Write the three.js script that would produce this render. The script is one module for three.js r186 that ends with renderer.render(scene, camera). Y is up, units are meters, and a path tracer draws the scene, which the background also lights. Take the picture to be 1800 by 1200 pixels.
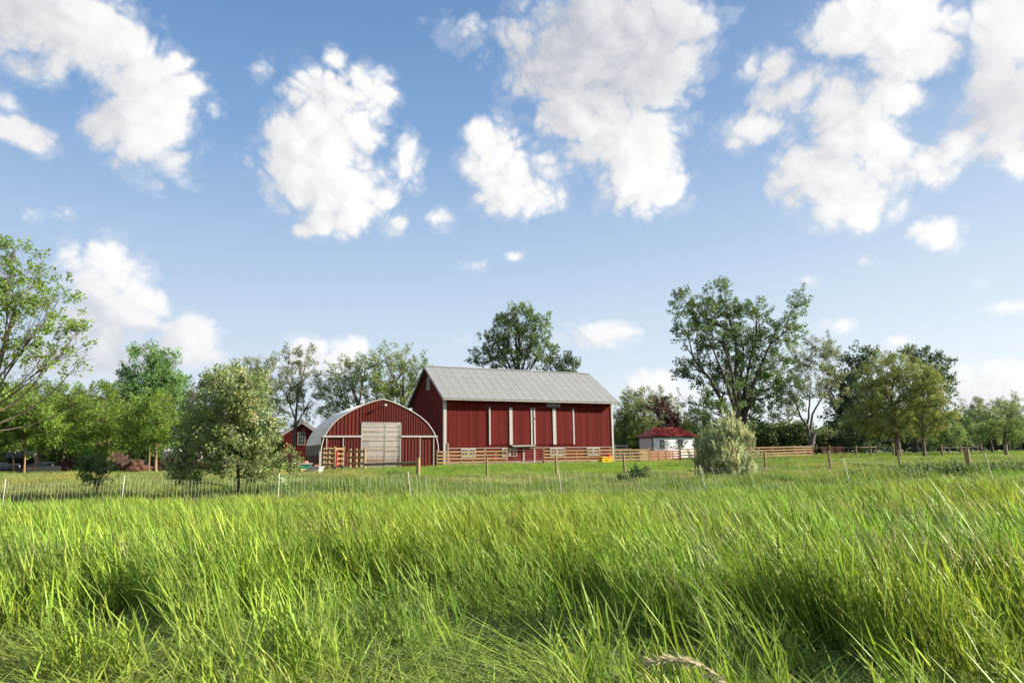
import * as THREE from 'three';
import { mergeGeometries } from 'three/addons/utils/BufferGeometryUtils.js';
import { RoundedBoxGeometry } from 'three/addons/geometries/RoundedBoxGeometry.js';
import { createNoise2D, createNoise3D } from 'simplex-noise';

// ---------------------------------------------------------------- camera, sky, sun, exposure
const scene = new THREE.Scene();
const EYE = 1.65;
const camera = new THREE.PerspectiveCamera(53.13, 1024 / 682, 0.1, 4000);
camera.position.set(0, EYE, 0);
camera.rotation.order = 'YXZ';
camera.rotation.set(Math.atan(202 / 1200), 0, -0.014);

const renderer = new THREE.WebGLRenderer({ antialias: true });
renderer.toneMapping = THREE.LinearToneMapping;
renderer.toneMappingExposure = 2.75;
renderer.shadowMap.enabled = true;

const SUN_AZ = THREE.MathUtils.degToRad(87), SUN_EL = THREE.MathUtils.degToRad(26);
const sunDir = new THREE.Vector3(Math.sin(SUN_AZ) * Math.cos(SUN_EL), Math.sin(SUN_EL), -Math.cos(SUN_AZ) * Math.cos(SUN_EL));
const sun = new THREE.DirectionalLight(new THREE.Color().setRGB(1, 0.9, 0.74), 4.9);
sun.name = 'sun';
sun.position.copy(sunDir).multiplyScalar(300);
sun.castShadow = true;
sun.shadow.mapSize.set(4096, 4096);
Object.assign(sun.shadow.camera, { left: -140, right: 140, top: 140, bottom: -140, near: 1, far: 700 });
scene.add(sun, sun.target);

// seeded random numbers
function rng(seed) {
  let a = seed >>> 0;
  return () => { a = (a + 0x6d2b79f5) | 0; let t = Math.imul(a ^ (a >>> 15), 1 | a); t = (t + Math.imul(t ^ (t >>> 7), 61 | t)) ^ t; return ((t ^ (t >>> 14)) >>> 0) / 4294967296; };
}
const clamp = THREE.MathUtils.clamp, lerp = THREE.MathUtils.lerp;
const ss = (a, b, t) => { t = clamp((t - a) / (b - a), 0, 1); return t * t * (3 - 2 * t); };
const n2 = createNoise2D(rng(11)), n3 = createNoise3D(rng(12));

// The sky: clear air from horizon to zenith, paler towards the sun, with fair-weather cumulus.
// Clouds: [azimuth right of the camera's forward axis, elevation, half width, half height (degrees), density, greyness]
const CLOUDS = [
  [-37.4,28.9,4.0,2.9,1,0.45], [-34.2,29.5,3.8,2.6,1,0.2], [-37.8,26.5,2.3,1.5,0.8,0.5], [-31.6,29.5,2.3,2.0,0.8,0.3], [-41.2,27.9,3.0,2.9,1,0.5], [-29.3,26.6,3.2,2.7,1,0.1], [-29.7,24.1,3.6,2.6,1,0.15], [-32.6,24.1,1.5,1.5,0.5,0.5], [-28.8,21.7,2.3,1.4,0.45,0.6], [-38.0,22.1,1.7,1.0,0.8,0.3], [-36.6,21.8,1.4,1.0,0.85,0.3], [-38.3,23.7,0.8,0.6,0.5,0.3], [-15.2,26.7,4.2,3.5,1,0.0], [-17.2,23.1,4.0,3.3,1,0.05], [-14.3,21.6,4.2,2.7,1,0], [-12.5,29.2,2.1,1.9,0.9,0.1], [-19.0,25.4,2.1,2.1,0.85,0.1], [-10.2,19.1,1.4,1.0,0.7,0.1], [-17.6,18.2,1.0,0.6,0.7,0.2], [-15.0,19.1,2.8,1.3,0.8,0.1], [-21.4,29.8,0.9,1.1,0.7,0.3], [-15.5,31.3,1.0,0.9,0.8,0.1], [-19.9,28.5,0.8,0.6,0.6,0.2], [-9.1,23.9,1.7,1.9,0.9,0], [-8.1,22.6,0.9,1.1,0.7,0], [-6.2,19.7,1.3,0.9,0.85,0], [-0.8,24.3,3.1,2.9,0.95,0], [0.8,21.8,3.7,2.1,1,0], [-2.5,26.0,1.8,1.8,0.75,0.1], [2.7,24.0,2.0,1.8,0.8,0.1], [8.7,33.4,8.1,3.4,1,0.75], [4.7,31.2,5.1,2.5,1,0.7], [12.1,30.7,5.4,4.1,1,0.7], [9.9,26.0,5.9,3.5,1,0.15], [11.6,22.3,3.8,2.6,1,0], [14.3,33.2,3.9,2.3,0.9,0.6], [6.4,27.8,4.0,2.6,0.9,0.5], [17.3,33.9,2.4,1.1,0.45,0.4], [-4.2,33.7,3.0,1.4,0.5,0.4], [-2.2,31.8,1.3,1.4,0.4,0.4], [22.2,29.2,2.3,1.6,0.75,0.45], [24.5,26.9,3.9,2.0,0.65,0.5], [20.3,25.2,2.9,1.4,0.75,0.35], [26.9,25.5,3.3,2.4,0.7,0.35], [29.9,30.9,4.7,2.1,1,0.05], [33.1,28.2,3.5,2.7,1,0.1], [30.9,25.3,2.6,1.9,0.95,0.15], [28.3,23.3,3.8,2.8,1,0.2], [25.2,21.2,3.4,2.3,1,0.25], [27.8,18.7,3.2,2.3,1,0], [30.4,20.7,2.3,2.4,0.9,0], [26.1,17.1,2.0,1.0,0.7,0], [39.0,27.0,2.8,3.0,1,0.3], [38.2,23.3,2.6,3.0,1,0.75], [38.8,20.6,2.5,1.4,0.8,0.6], [38.3,19.0,1.1,1.3,0.9,0], [36.4,22.2,1.7,1.5,0.5,0.5], [33.3,20.2,1.9,1.5,0.9,0], [34.8,20.8,1.5,1.3,0.85,0], [33.1,15.2,1.6,1.3,0.9,0], [32.3,15.6,0.9,0.6,0.7,0], [-31.7,13.3,2.9,2.5,1,0.05], [-29.9,11.0,2.6,2.3,1,0.2], [-31.8,9.8,3.1,2.4,1,0.55], [-25.8,9.4,2.5,1.5,1,0.25], [-30.9,7.2,4.3,1.4,0.95,0.7], [-27.2,8.0,3.8,1.1,0.9,0.5], [-16.7,8.8,2.1,1.1,0.95,0.1], [-13.8,8.9,2.0,1.1,0.95,0], [-15.3,7.8,4.0,1.4,0.9,0.2], [7.0,10.0,3.1,1.1,0.85,0.2], [9.3,10.4,1.8,0.7,0.75,0.2], [7.7,9.1,2.1,0.7,0.6,0.2], [11.7,5.5,2.0,1.4,0.9,0.1], [13.5,4.7,2.0,1.2,0.8,0.2], [26.1,9.4,1.2,0.6,0.7,0.1], [29.5,7.9,1.0,0.5,0.6,0.1], [33.4,4.4,2.0,1.6,0.95,0.1], [35.7,5.0,2.0,1.2,0.9,0.25], [35.1,3.5,3.5,1.3,1,0.35], [36.5,9.4,1.8,0.6,0.7,0.1], [35.2,11.3,0.9,0.4,0.5,0.1], [37.7,3.7,2.4,1.9,1,0.3], [0.4,16.7,1.0,0.4,0.5,0.1], [-3.3,15.9,1.4,0.5,0.45,0.1], [-34.3,17.2,0.6,0.4,0.4,0.2], [-36.2,16.9,0.6,0.4,0.4,0.2], [-3.9,9.8,1.2,0.4,0.25,0.1], [28.5,13.9,0.7,0.4,0.4,0.1], [24.1,13.2,0.9,0.5,0.35,0.1], [-25.1,26.4,0.7,0.9,0.35,0.3]
];
function buildSky() {
  const W = 4096, H = 2048, half = H / 2, data = new Float32Array(W * H * 4);
  const r = rng(77), list = CLOUDS.slice();
  // the same kind of cumulus all round the rest of the sky
  for (let k = 0; k < 46; k++) {
    const az = 46 + r() * 268, el = 4 + Math.pow(r(), 1.3) * 62, size = 3 + r() * 5, parts = 4 + Math.floor(r() * 5), grey = r() * 0.5;
    for (let j = 0; j < parts; j++) list.push([az + (r() - 0.5) * size * 3.2 / Math.cos(el * Math.PI / 180), el + (r() - 0.5) * size * 1.5, size * (0.5 + r() * 0.7) / Math.cos(el * Math.PI / 180), size * (0.4 + r() * 0.5), 0.7 + r() * 0.3, grey * r() * 1.6]);
  }
  for (let k = 0; k < 9; k++) {      // above the frame, to the zenith
    const az = -40 + r() * 80, el = 42 + r() * 30, size = 4 + r() * 4;
    for (let j = 0; j < 6; j++) list.push([az + (r() - 0.5) * size * 4, el + (r() - 0.5) * size * 1.5, size * (0.8 + r()), size * (0.5 + r() * 0.5), 0.9, r() * 0.6]);
  }
  const F = new Float32Array(W * half).fill(-1), G = new Float32Array(W * half), N = new Float32Array(W * half);
  const wsum = new Float32Array(W * half);
  const colOf = (az) => (az / 360 + 0.25) * W, rowOf = (el) => el / 90 * half;
  for (const [az, el, ra, re, w, g] of list) {
    const c0 = Math.floor(colOf(az - ra * 1.7)), c1 = Math.ceil(colOf(az + ra * 1.7)), r0 = Math.max(0, Math.floor(rowOf(el - re * 1.7))), r1 = Math.min(half - 1, Math.ceil(rowOf(el + re * 1.7)));
    for (let y = r0; y <= r1; y++) for (let x = c0; x <= c1; x++) {
      const du = ((x + 0.5) / W - 0.25) * 360 - az, dv = (y + 0.5) / half * 90 - el, q = (du / ra) ** 2 + (dv / re) ** 2;
      if (q > 2.9) continue;
      const i = y * W + ((x % W) + W) % W, f = w * (1 - q * 0.75) - (1 - w) * 0.35, k = Math.exp(-q * 1.6) + 1e-4;
      F[i] = F[i] < -0.99 ? f : Math.max(F[i], f) + 0.12 * Math.max(0, Math.min(F[i], f));
      G[i] += g * k; wsum[i] += k;
    }
  }
  for (let y = 0; y < half; y++) {
    const el = (y + 0.5) / half * Math.PI / 2, ce = Math.cos(el), sy = Math.sin(el);
    for (let x = 0; x < W; x++) {
      const i = y * W + x;
      if (F[i] < -0.99) { N[i] = -2; continue; }
      const ph = ((x + 0.5) / W - 0.5) * 2 * Math.PI, dx = Math.cos(ph) * ce, dz = Math.sin(ph) * ce;
      // billows: ridged octaves rounded outwards, then wisps
      const wx = 0.012 * n3(dx * 8 + 5, sy * 8, dz * 8), wy = 0.012 * n3(dx * 8, sy * 8 + 7, dz * 8);
      let s = 0.3 * n3(dx * 7 + 3, sy * 7, dz * 7), a = 0.5, f = 13;
      for (let o = 0; o < 8; o++) {
        const v = n3((dx + wx) * f, (sy + wy) * f * 1.1, dz * f + o * 9.1);
        s += a * (o < 5 ? Math.abs(v) * 1.3 - 0.45 : v * 0.5);
        a *= 0.6; f *= 2.0;
      }
      N[i] = F[i] * 0.95 + 0.03 + s * 0.9;
    }
  }
  const at = (x, y) => N[clamp(Math.round(y), 0, half - 1) * W + ((Math.round(x) % W) + W) % W];
  // sky colours at elevations 0, 4, 10, 20, 36, 90 (as seen in the exposed picture), away from the sun
  const stops = [0, 3, 8, 16, 26, 37, 90], air = [[0.74, 0.82, 0.89], [0.71, 0.80, 0.89], [0.60, 0.72, 0.875], [0.405, 0.565, 0.80], [0.195, 0.37, 0.665], [0.108, 0.255, 0.54], [0.06, 0.16, 0.40]];
  const E = renderer.toneMappingExposure;
  for (let y = 0; y < half; y++) {
    const el = (y + 0.5) / half * 90, e = el * Math.PI / 180, ce = Math.cos(e), sy = Math.sin(e);
    let k = 0; while (k < 5 && el > stops[k + 1]) k++;
    const t = (el - stops[k]) / (stops[k + 1] - stops[k]);
    for (let x = 0; x < W; x++) {
      const ph = ((x + 0.5) / W - 0.5) * 2 * Math.PI, dx = Math.cos(ph) * ce, dz = Math.sin(ph) * ce, i = y * W + x;
      const gam = Math.acos(clamp(dx * sunDir.x + sy * sunDir.y + dz * sunDir.z, -1, 1)) * 180 / Math.PI;
      const glow = Math.exp(-gam / 34), low = Math.exp(-el / 16);
      const c = [0, 1, 2].map((j) => lerp(air[k][j], air[k + 1][j], t) + glow * [0.70, 0.62, 0.40][j] * (0.45 + 1.35 * low));
      if (N[i] > -0.62) {
        const d = N[i], veil = 0.3 * ss(-0.6, 0.1, d) * ss(-0.25, 0.7, n3(dx * 19 + 60, sy * 26, dz * 19) + 0.5 * n3(dx * 52, sy * 60 + 9, dz * 52)), alpha = Math.max(veil, Math.pow(ss(-0.16, 0.7, d), 1.15) * 0.985);
        if (alpha > 0.002) {
          // lit side faces the sun (to the right), thick parts turn grey away from it
          const dl = clamp(d - at(x + 16, y + 4), -0.6, 0.6) * 0.5 + clamp(d - at(x + 44, y + 10), -0.8, 0.8) * 0.5;
          const grey = wsum[i] > 0 ? G[i] / wsum[i] : 0;
          const soft = 0.5 + 0.5 * n3(dx * 14 + 40, sy * 14, dz * 14);
          const fine = n3(dx * 46, sy * 46 + 3, dz * 46), lit = clamp(0.88 + dl * 0.42 - grey * (0.62 + 0.22 * soft) * ss(0.0, 0.6, d) - 0.1 * soft + 0.05 * fine, 0.06 + 0.06 * soft + 0.03 * fine, 1.05);
          const shade = [0.50, 0.525, 0.585], white = [1.0, 0.99, 0.975], haze = 1 - Math.exp(-el / 7);
          const thin = ss(0.0, 0.7, d);
          for (let j = 0; j < 3; j++) {
            const cl = lerp(lerp(shade[j], white[j], lit) + glow * 0.12, c[j] * 1.05 + 0.12, (1 - haze) * 0.45);
            c[j] = lerp(c[j], lerp(c[j] * 0.35 + cl * 0.65, cl, thin), alpha);
          }
        }
      }
      const o = ((half + y) * W + x) * 4;
      data[o] = c[0] / E; data[o + 1] = c[1] / E; data[o + 2] = c[2] / E; data[o + 3] = 1;
    }
  }
  for (let i = 0; i < W * half; i++) { data[i * 4] = 0.07; data[i * 4 + 1] = 0.09; data[i * 4 + 2] = 0.045; data[i * 4 + 3] = 1; }   // below the horizon: the colour of the land
  const tex = new THREE.DataTexture(data, W, H, THREE.RGBAFormat, THREE.FloatType);
  tex.mapping = THREE.EquirectangularReflectionMapping;
  tex.magFilter = THREE.LinearFilter; tex.minFilter = THREE.LinearFilter;
  tex.needsUpdate = true;
  scene.background = tex; scene.environment = tex;
}
buildSky();

// ---------------------------------------------------------------- helpers
const used = new Map();
function numbered(name) { const k = used.get(name) ?? 0; used.set(name, k + 1); return k ? name + '_' + String(k).padStart(3, '0') : name; }
function tag(o, label, category, group) { o.userData.label = label; o.userData.category = category; if (group) o.userData.group = group; return o; }
function thing(name, label, category, [x, y, z], turn = 0, group) {
  const o = new THREE.Group(); o.name = numbered(name); o.position.set(x, y, z); o.rotation.y = turn; scene.add(o);
  return tag(o, label, category, group);
}
function part(name, geo, mat, parent, label) {
  const m = new THREE.Mesh(Array.isArray(geo) ? join(geo) : geo, mat); m.name = name; parent.add(m);
  if (label) m.userData.label = label;
  return m;
}
function join(list) {
  if (list.length === 1) return list[0];
  return mergeGeometries(list.map((g) => { const h = g.index ? g.toNonIndexed() : g; for (const k of Object.keys(h.attributes)) if (!['position', 'normal', 'uv'].includes(k)) h.deleteAttribute(k); return h; }));
}
function box(w, h, d, x = 0, y = 0, z = 0, rx = 0, ry = 0, rz = 0) {
  const g = new THREE.BoxGeometry(w, h, d);
  if (rx) g.rotateX(rx); if (ry) g.rotateY(ry); if (rz) g.rotateZ(rz);
  return g.translate(x, y, z);
}
function rbox(w, h, d, r, x = 0, y = 0, z = 0) { return new RoundedBoxGeometry(w, h, d, 2, r).translate(x, y, z); }
const V = (x, y, z) => new THREE.Vector3(x, y, z);
function rod(a, b, r0, r1 = r0, seg = 6) {
  const d = b.clone().sub(a), g = new THREE.CylinderGeometry(r1, r0, d.length(), seg);
  return g.applyQuaternion(new THREE.Quaternion().setFromUnitVectors(V(0, 1, 0), d.clone().normalize())).translate((a.x + b.x) / 2, (a.y + b.y) / 2, (a.z + b.z) / 2);
}
function poly(pts, depth, z = 0) {   // a flat outline in x, y with thickness along z
  const s = new THREE.Shape(pts.map(([x, y]) => new THREE.Vector2(x, y)));
  return new THREE.ExtrudeGeometry(s, { depth, bevelEnabled: false }).translate(0, 0, z);
}
// raw triangle builder for tubes and ribbons
class Tri {
  constructor() { this.p = []; this.n = []; this.i = []; this.c = null; }
  tube(pts, radii, seg = 5) {
    const base = this.p.length / 3, t = V(0, 0, 0), u = V(0, 0, 0), w = V(0, 0, 0), ref = V(0.31, 0.11, 0.94).normalize();
    for (let k = 0; k < pts.length; k++) {
      t.copy(pts[Math.min(k + 1, pts.length - 1)]).sub(pts[Math.max(k - 1, 0)]).normalize();
      u.crossVectors(t, Math.abs(t.dot(ref)) > 0.95 ? V(1, 0, 0) : ref).normalize(); w.crossVectors(t, u);
      for (let s = 0; s < seg; s++) {
        const a = s / seg * Math.PI * 2, nx = u.x * Math.cos(a) + w.x * Math.sin(a), ny = u.y * Math.cos(a) + w.y * Math.sin(a), nz = u.z * Math.cos(a) + w.z * Math.sin(a);
        this.p.push(pts[k].x + nx * radii[k], pts[k].y + ny * radii[k], pts[k].z + nz * radii[k]); this.n.push(nx, ny, nz);
      }
      if (k) for (let s = 0; s < seg; s++) { const a = base + (k - 1) * seg + s, b = base + (k - 1) * seg + (s + 1) % seg; this.i.push(a, b, a + seg, b, b + seg, a + seg); }
    }
  }
  geo() {
    const g = new THREE.BufferGeometry();
    g.setAttribute('position', new THREE.Float32BufferAttribute(this.p, 3)); g.setAttribute('normal', new THREE.Float32BufferAttribute(this.n, 3));
    if (this.c) g.setAttribute('color', new THREE.Float32BufferAttribute(this.c, 3));
    g.setAttribute('uv', new THREE.Float32BufferAttribute(new Float32Array(this.p.length / 3 * 2), 2));
    g.setIndex(this.i); return g;
  }
}
function texture(w, h, fn, repeat) {   // fn(u, v) -> [r, g, b] 0..1 (sRGB)
  const d = new Uint8Array(w * h * 4);
  for (let y = 0; y < h; y++) for (let x = 0; x < w; x++) { const c = fn(x / w, y / h), o = (y * w + x) * 4; d[o] = clamp(c[0], 0, 1) * 255; d[o + 1] = clamp(c[1], 0, 1) * 255; d[o + 2] = clamp(c[2], 0, 1) * 255; d[o + 3] = 255; }
  const t = new THREE.DataTexture(d, w, h); t.colorSpace = THREE.SRGBColorSpace; t.magFilter = THREE.LinearFilter; t.wrapS = t.wrapT = THREE.RepeatWrapping; t.needsUpdate = true;
  if (repeat) t.repeat.set(...repeat);
  return t;
}
// seamless noise on a torus
const tile = (u, v, f, s = 0) => n3(Math.cos(u * 6.2832) * f + s, Math.sin(u * 6.2832) * f, Math.cos(v * 6.2832) * f * 0.7 + s * 3) * 0.6 + n3(Math.sin(v * 6.2832) * f, Math.cos(u * 6.2832) * f + s, Math.cos(v * 6.2832) * f) * 0.4;
const std = (r, g, b, rough = 0.8, extra = {}) => new THREE.MeshStandardMaterial({ color: new THREE.Color().setRGB(r, g, b), roughness: rough, ...extra });
const phys = (r, g, b, rough, extra) => new THREE.MeshPhysicalMaterial({ color: new THREE.Color().setRGB(r, g, b), roughness: rough, ...extra });

// lay of the land: metres above the ground at the camera
function H(x, z) {
  const d = -z;
  return 0.8 * ss(34, 58, d) + 0.3 * ss(58, 92, d) * ss(14, 34, x) + 0.3 * ss(3, 14, x) * ss(8, 20, d) * (1 - ss(24, 40, d)) + 0.45 * ss(21.5, 31, d) * (1 - ss(40, 56, d)) * ss(4.5, 9.5, -x) - 0.35 * ss(4, 12, x) * Math.exp(-(((d - 28) / 3.2) ** 2))
    + 0.05 * n2(x * 0.11, z * 0.11) * (1 - ss(45, 60, d)) + 0.03 * n2(x * 0.4 + 9, z * 0.4) * (1 - ss(30, 50, d));
}

// ---------------------------------------------------------------- ground
{
  const xs = [], zs = [];
  for (let k = -60; k <= 60; k++) xs.push(Math.sign(k) * (Math.pow(Math.abs(k) / 60, 3.2) * 1400 + Math.abs(k) * 0.6));
  for (let z = 30; z > -70; z -= 1) zs.push(z);
  for (let k = 0; k <= 40; k++) zs.push(-70 - Math.pow(k / 40, 2.5) * 1700 - k);
  const p = [], uv = [], idx = [];
  for (const z of zs) for (const x of xs) { p.push(x, H(x, z), z); uv.push(x / 9, z / 9); }
  for (let j = 0; j < zs.length - 1; j++) for (let i = 0; i < xs.length - 1; i++) { const a = j * xs.length + i, b = a + xs.length; idx.push(a, a + 1, b, a + 1, b + 1, b); }
  const g = new THREE.BufferGeometry(); g.setAttribute('position', new THREE.Float32BufferAttribute(p, 3)); g.setAttribute('uv', new THREE.Float32BufferAttribute(uv, 2)); g.setIndex(idx); g.computeVertexNormals();
  const map = texture(512, 512, (u, v) => {
    const a = tile(u, v, 2.2), b = tile(u, v, 9, 4), c = tile(u, v, 34, 8), m = clamp(0.5 + a * 0.5 + b * 0.4 + c * 0.5, 0, 1);
    return [lerp(0.17, 0.36, m), lerp(0.23, 0.42, m), lerp(0.09, 0.15, m)];
  });
  const ground = new THREE.Mesh(g, new THREE.MeshStandardMaterial({ map, roughness: 1 }));
  ground.name = 'ground'; ground.userData.kind = 'structure'; scene.add(ground);
}

// ---------------------------------------------------------------- materials of built things
const streak = (f, s) => texture(256, 256, (u, v) => { const a = tile(u, v, f, s), g = n2(u * 60 + s, v * 3), h = n2(u * 140, v * 9 + s), m = 0.84 + 0.1 * a + 0.11 * g + 0.06 * h; return [m, m, m]; });
const wearTex = streak(3, 2), grainTex = texture(256, 64, (u, v) => { const g = n2(u * 5 + 3, v * 26) * 0.5 + n2(u * 22, v * 60) * 0.3, m = 0.87 + 0.13 * g; return [m, m * 0.985, m * 0.96]; });
const metalTex = texture(256, 256, (u, v) => { const m = 0.9 + 0.07 * tile(u, v, 2, 6) + 0.05 * tile(u, v, 14, 3) + 0.03 * n2(u * 90, v * 4); return [m, m, m * 0.985]; });
const M = {
  barnRed: [0, 1, 2, 3].map((k) => phys(0.118 + 0.017 * k, 0.0098 + 0.0022 * k, 0.0085 + 0.0017 * k, 0.9, { map: wearTex, specularIntensity: 0.35 })),
  barnRedDark: std(0.09, 0.012, 0.011, 0.85),
  steelRed: [0, 1, 2].map((k) => phys(0.152 + 0.009 * k, 0.0152 + 0.0015 * k, 0.011, 0.6, { map: wearTex, specularIntensity: 0.5 })),
  white: std(0.52, 0.51, 0.49, 0.6, { map: wearTex }),
  whiteWorn: std(0.42, 0.40, 0.365, 0.7, { map: wearTex }),
  roofMetal: [0, 1, 2, 3, 4].map((k) => std(0.27 + 0.005 * k, 0.276 + 0.005 * k, 0.29 + 0.005 * k, 0.55, { map: metalTex, metalness: 0.15 })),
  deck: std(0.10, 0.07, 0.05, 0.9),
  glass: phys(0.03, 0.035, 0.04, 0.06, { ior: 1.5 }),
  lumber: [[0.34, 0.225, 0.095], [0.38, 0.25, 0.11], [0.30, 0.195, 0.085], [0.36, 0.255, 0.13]].map((c) => std(...c, 0.8, { map: grainTex })),
  post: [[0.40, 0.28, 0.14], [0.34, 0.25, 0.14], [0.29, 0.23, 0.15]].map((c) => std(...c, 0.85, { map: grainTex })),
  redwood: [[0.33, 0.12, 0.06], [0.38, 0.15, 0.08], [0.29, 0.10, 0.05]].map((c) => std(...c, 0.8, { map: grainTex })),
  greyPost: std(0.26, 0.22, 0.16, 0.9, { map: grainTex }),
  gateRed: std(0.20, 0.03, 0.025, 0.5),
  wire: std(0.45, 0.44, 0.42, 0.45, { metalness: 0.6 }),
  net: std(0.62, 0.62, 0.56, 0.6),
  stone: [[0.34, 0.31, 0.27], [0.42, 0.39, 0.35], [0.26, 0.23, 0.20]].map((c) => std(...c, 0.95)),
  greenPaint: std(0.02, 0.16, 0.10, 0.5),
  darkGreen: std(0.015, 0.07, 0.055, 0.6),
  bark: std(0.13, 0.105, 0.085, 0.95),
};
const TURN = Math.atan2(0.4352, 0.9003), AX = -6.75, AZ = -67;
const site = (x, z) => [AX + x * 0.9003 + z * 0.4352, AZ - x * 0.4352 + z * 0.9003];    // the farmyard's own square, along the barn front

// ---------------------------------------------------------------- bank barn
function windowPart(parent, x0, x1, y0, y1, z, cols, rows, turned) {
  const w = x1 - x0, h = y1 - y0, f = 0.09, holder = new THREE.Group();
  holder.name = 'window'; parent.add(holder); holder.position.set((x0 + x1) / 2, y0, z); if (turned) holder.rotation.y = turned;
  part('window_frame', [box(w, f, 0.08, 0, f / 2, 0), box(w, f, 0.08, 0, h - f / 2, 0), box(f, h - 2 * f, 0.08, -w / 2 + f / 2, h / 2, 0), box(f, h - 2 * f, 0.08, w / 2 - f / 2, h / 2, 0)], M.white, holder);
  const pw = (w - 2 * f) / cols, ph = (h - 2 * f) / rows, bars = [];
  for (let c = 1; c < cols; c++) bars.push(box(0.035, h - 2 * f, 0.05, -w / 2 + f + c * pw, h / 2, 0));
  for (let r = 1; r < rows; r++) bars.push(box(w - 2 * f, 0.035, 0.044, 0, f + r * ph, 0));
  if (bars.length) part('glazing_bar', bars, M.white, holder);
  for (let c = 0; c < cols; c++) for (let r = 0; r < rows; r++) part('pane', box(pw - 0.035, ph - 0.035, 0.012, -w / 2 + f + (c + 0.5) * pw, f + (r + 0.5) * ph, -0.012), M.glass, holder);
  return holder;
}
{
  const r = rng(5), L = 19.7, W = 10.4, base = 0.72, wallTop = 7.12, sill = 1.8, ridgeY = 10.45, ridgeZ = -W / 2, over = 0.78, slope = (ridgeY - wallTop) / (W / 2);
  const barn = thing('bank_barn', 'large red board barn with a grey metal gable roof', 'barn', [AX, base, AZ], TURN);
  // solid core behind the boards
  const core = new THREE.Shape([[0.05, 0], [W - 0.05, 0], [W - 0.05, wallTop - 0.08], [W / 2, ridgeY - 0.16], [0.05, wallTop - 0.08]].map(([a, b]) => new THREE.Vector2(a, b)));
  const cg = new THREE.ExtrudeGeometry(core, { depth: L - 0.1, bevelEnabled: false }).rotateY(Math.PI / 2).translate(0.05, 0, 0);   // x -> -z, z -> x
  part('wall_core', cg, M.barnRedDark, barn);
  const n = 80, bw = L / n;
  for (let k = 0; k < n; k++) {
    const x = (k + 0.5) * bw, t = 0.03 + r() * 0.018;
    part('siding_board', box(bw - 0.012 - r() * 0.008, wallTop - 0.12 - sill, t, x, (wallTop - 0.12 + sill) / 2 - r() * 0.02, t / 2 - 0.045), M.barnRed[Math.floor(r() * 4)], barn);
  }
  for (let k = 0; k < 66; k++) {
    const x = (k + 0.5) * L / 66; if (x > 8.75 && x < 9.75) continue;
    part('lower_board', box(L / 66 - 0.012, sill - 0.55, 0.03, x, (sill + 0.47) / 2, -0.034), M.barnRed[Math.floor(r() * 4)], barn);
  }
  part('sill_trim', box(L - 0.02, 0.07, 0.07, L / 2, sill - 0.02, 0.0), M.whiteWorn, barn);
  { // stone foundation
    const st = [[], [], []];
    for (let row = 0; row < 3; row++) for (let x = 0.1 + row * 0.1; x < L - 0.2;) { const w = 0.22 + r() * 0.26, h = 0.165; if (x + w > L) break; st[Math.floor(r() * 3)].push(rbox(w - 0.03, h - 0.025, 0.12, 0.03, x + w / 2, 0.08 + row * h, -0.02 + r() * 0.03)); x += w; }
    st.forEach((g, k) => { part('foundation_stone', g, M.stone[k], barn).userData.kind = 'stuff'; });
  }
  for (let k = 0; k < 42; k++) {   // gable end, left
    const z = -(k + 0.5) * W / 42, w = W / 42 - 0.014, lo = 0.0, edge = (zz) => wallTop + slope * (zz > ridgeZ ? -zz : W + zz) - 0.12, t = 0.03 + r() * 0.014;
    const g = poly([[-w / 2, lo], [w / 2, lo], [w / 2, edge(z + w / 2)], [-w / 2, edge(z - w / 2)]], t).rotateY(-Math.PI / 2).translate(0.045, 0, z);
    part('gable_board', g, M.barnRed[Math.floor(r() * 4)], barn);
  }
  for (let k = 0; k < 42; k++) {   // gable end, right
    const z = -(k + 0.5) * W / 42, w = W / 42 - 0.014, edge = (zz) => wallTop + slope * (zz > ridgeZ ? -zz : W + zz) - 0.12;
    part('gable_board', poly([[-w / 2, 0], [w / 2, 0], [w / 2, edge(z + w / 2)], [-w / 2, edge(z - w / 2)]], 0.035).rotateY(-Math.PI / 2).translate(L - 0.01, 0, z), M.barnRed[Math.floor(r() * 4)], barn);
  }
  // sliding doors, each of its own boards
  const doorSpans = [[4.95, 7.02, 0.055], [7.42, 9.48, 0.075], [10.02, 12.1, 0.06], [12.5, 14.52, 0.08]];
  for (const [a, b, z] of doorSpans) {
    const d = new THREE.Group(); d.name = 'sliding_door'; d.position.set(a, 2.12, z - 0.03); barn.add(d);
    const m = 8, w = (b - a) / m;
    for (let k = 0; k < m; k++) part('door_board', box(w - 0.01, 3.72, 0.04 + r() * 0.008, (k + 0.5) * w, 1.86, 0), M.barnRed[Math.floor(r() * 4)], d);
  }
  for (const [x, w] of [[4.84, 0.16], [7.2, 0.35], [9.58, 0.17], [9.92, 0.17], [12.28, 0.38], [14.62, 0.16]]) part('door_trim', box(w, 3.76, 0.07, x, 3.98, 0.085), M.white, barn);
  part('door_track', box(10.6, 0.1, 0.14, 9.72, 5.96, 0.06), M.barnRedDark, barn);
  part('cleat', box(0.24, 0.06, 0.03, 9.93, 4.75, 0.14), M.barnRedDark, barn);
  part('corner_board', box(0.24, wallTop - 0.2, 0.06, 0.12, (wallTop - 0.2) / 2, 0.03), M.white, barn);
  part('corner_board', box(0.24, wallTop - 0.3, 0.06, L - 0.12, (wallTop - 0.3) / 2, 0.03), M.white, barn);
  part('corner_board', box(0.06, wallTop - 0.2, 0.22, -0.035, (wallTop - 0.2) / 2, -0.05), M.white, barn);
  part('drainpipe', rod(V(0.36, 0, 0.1), V(0.36, 2.3, 0.1), 0.05), M.white, barn);
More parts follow.
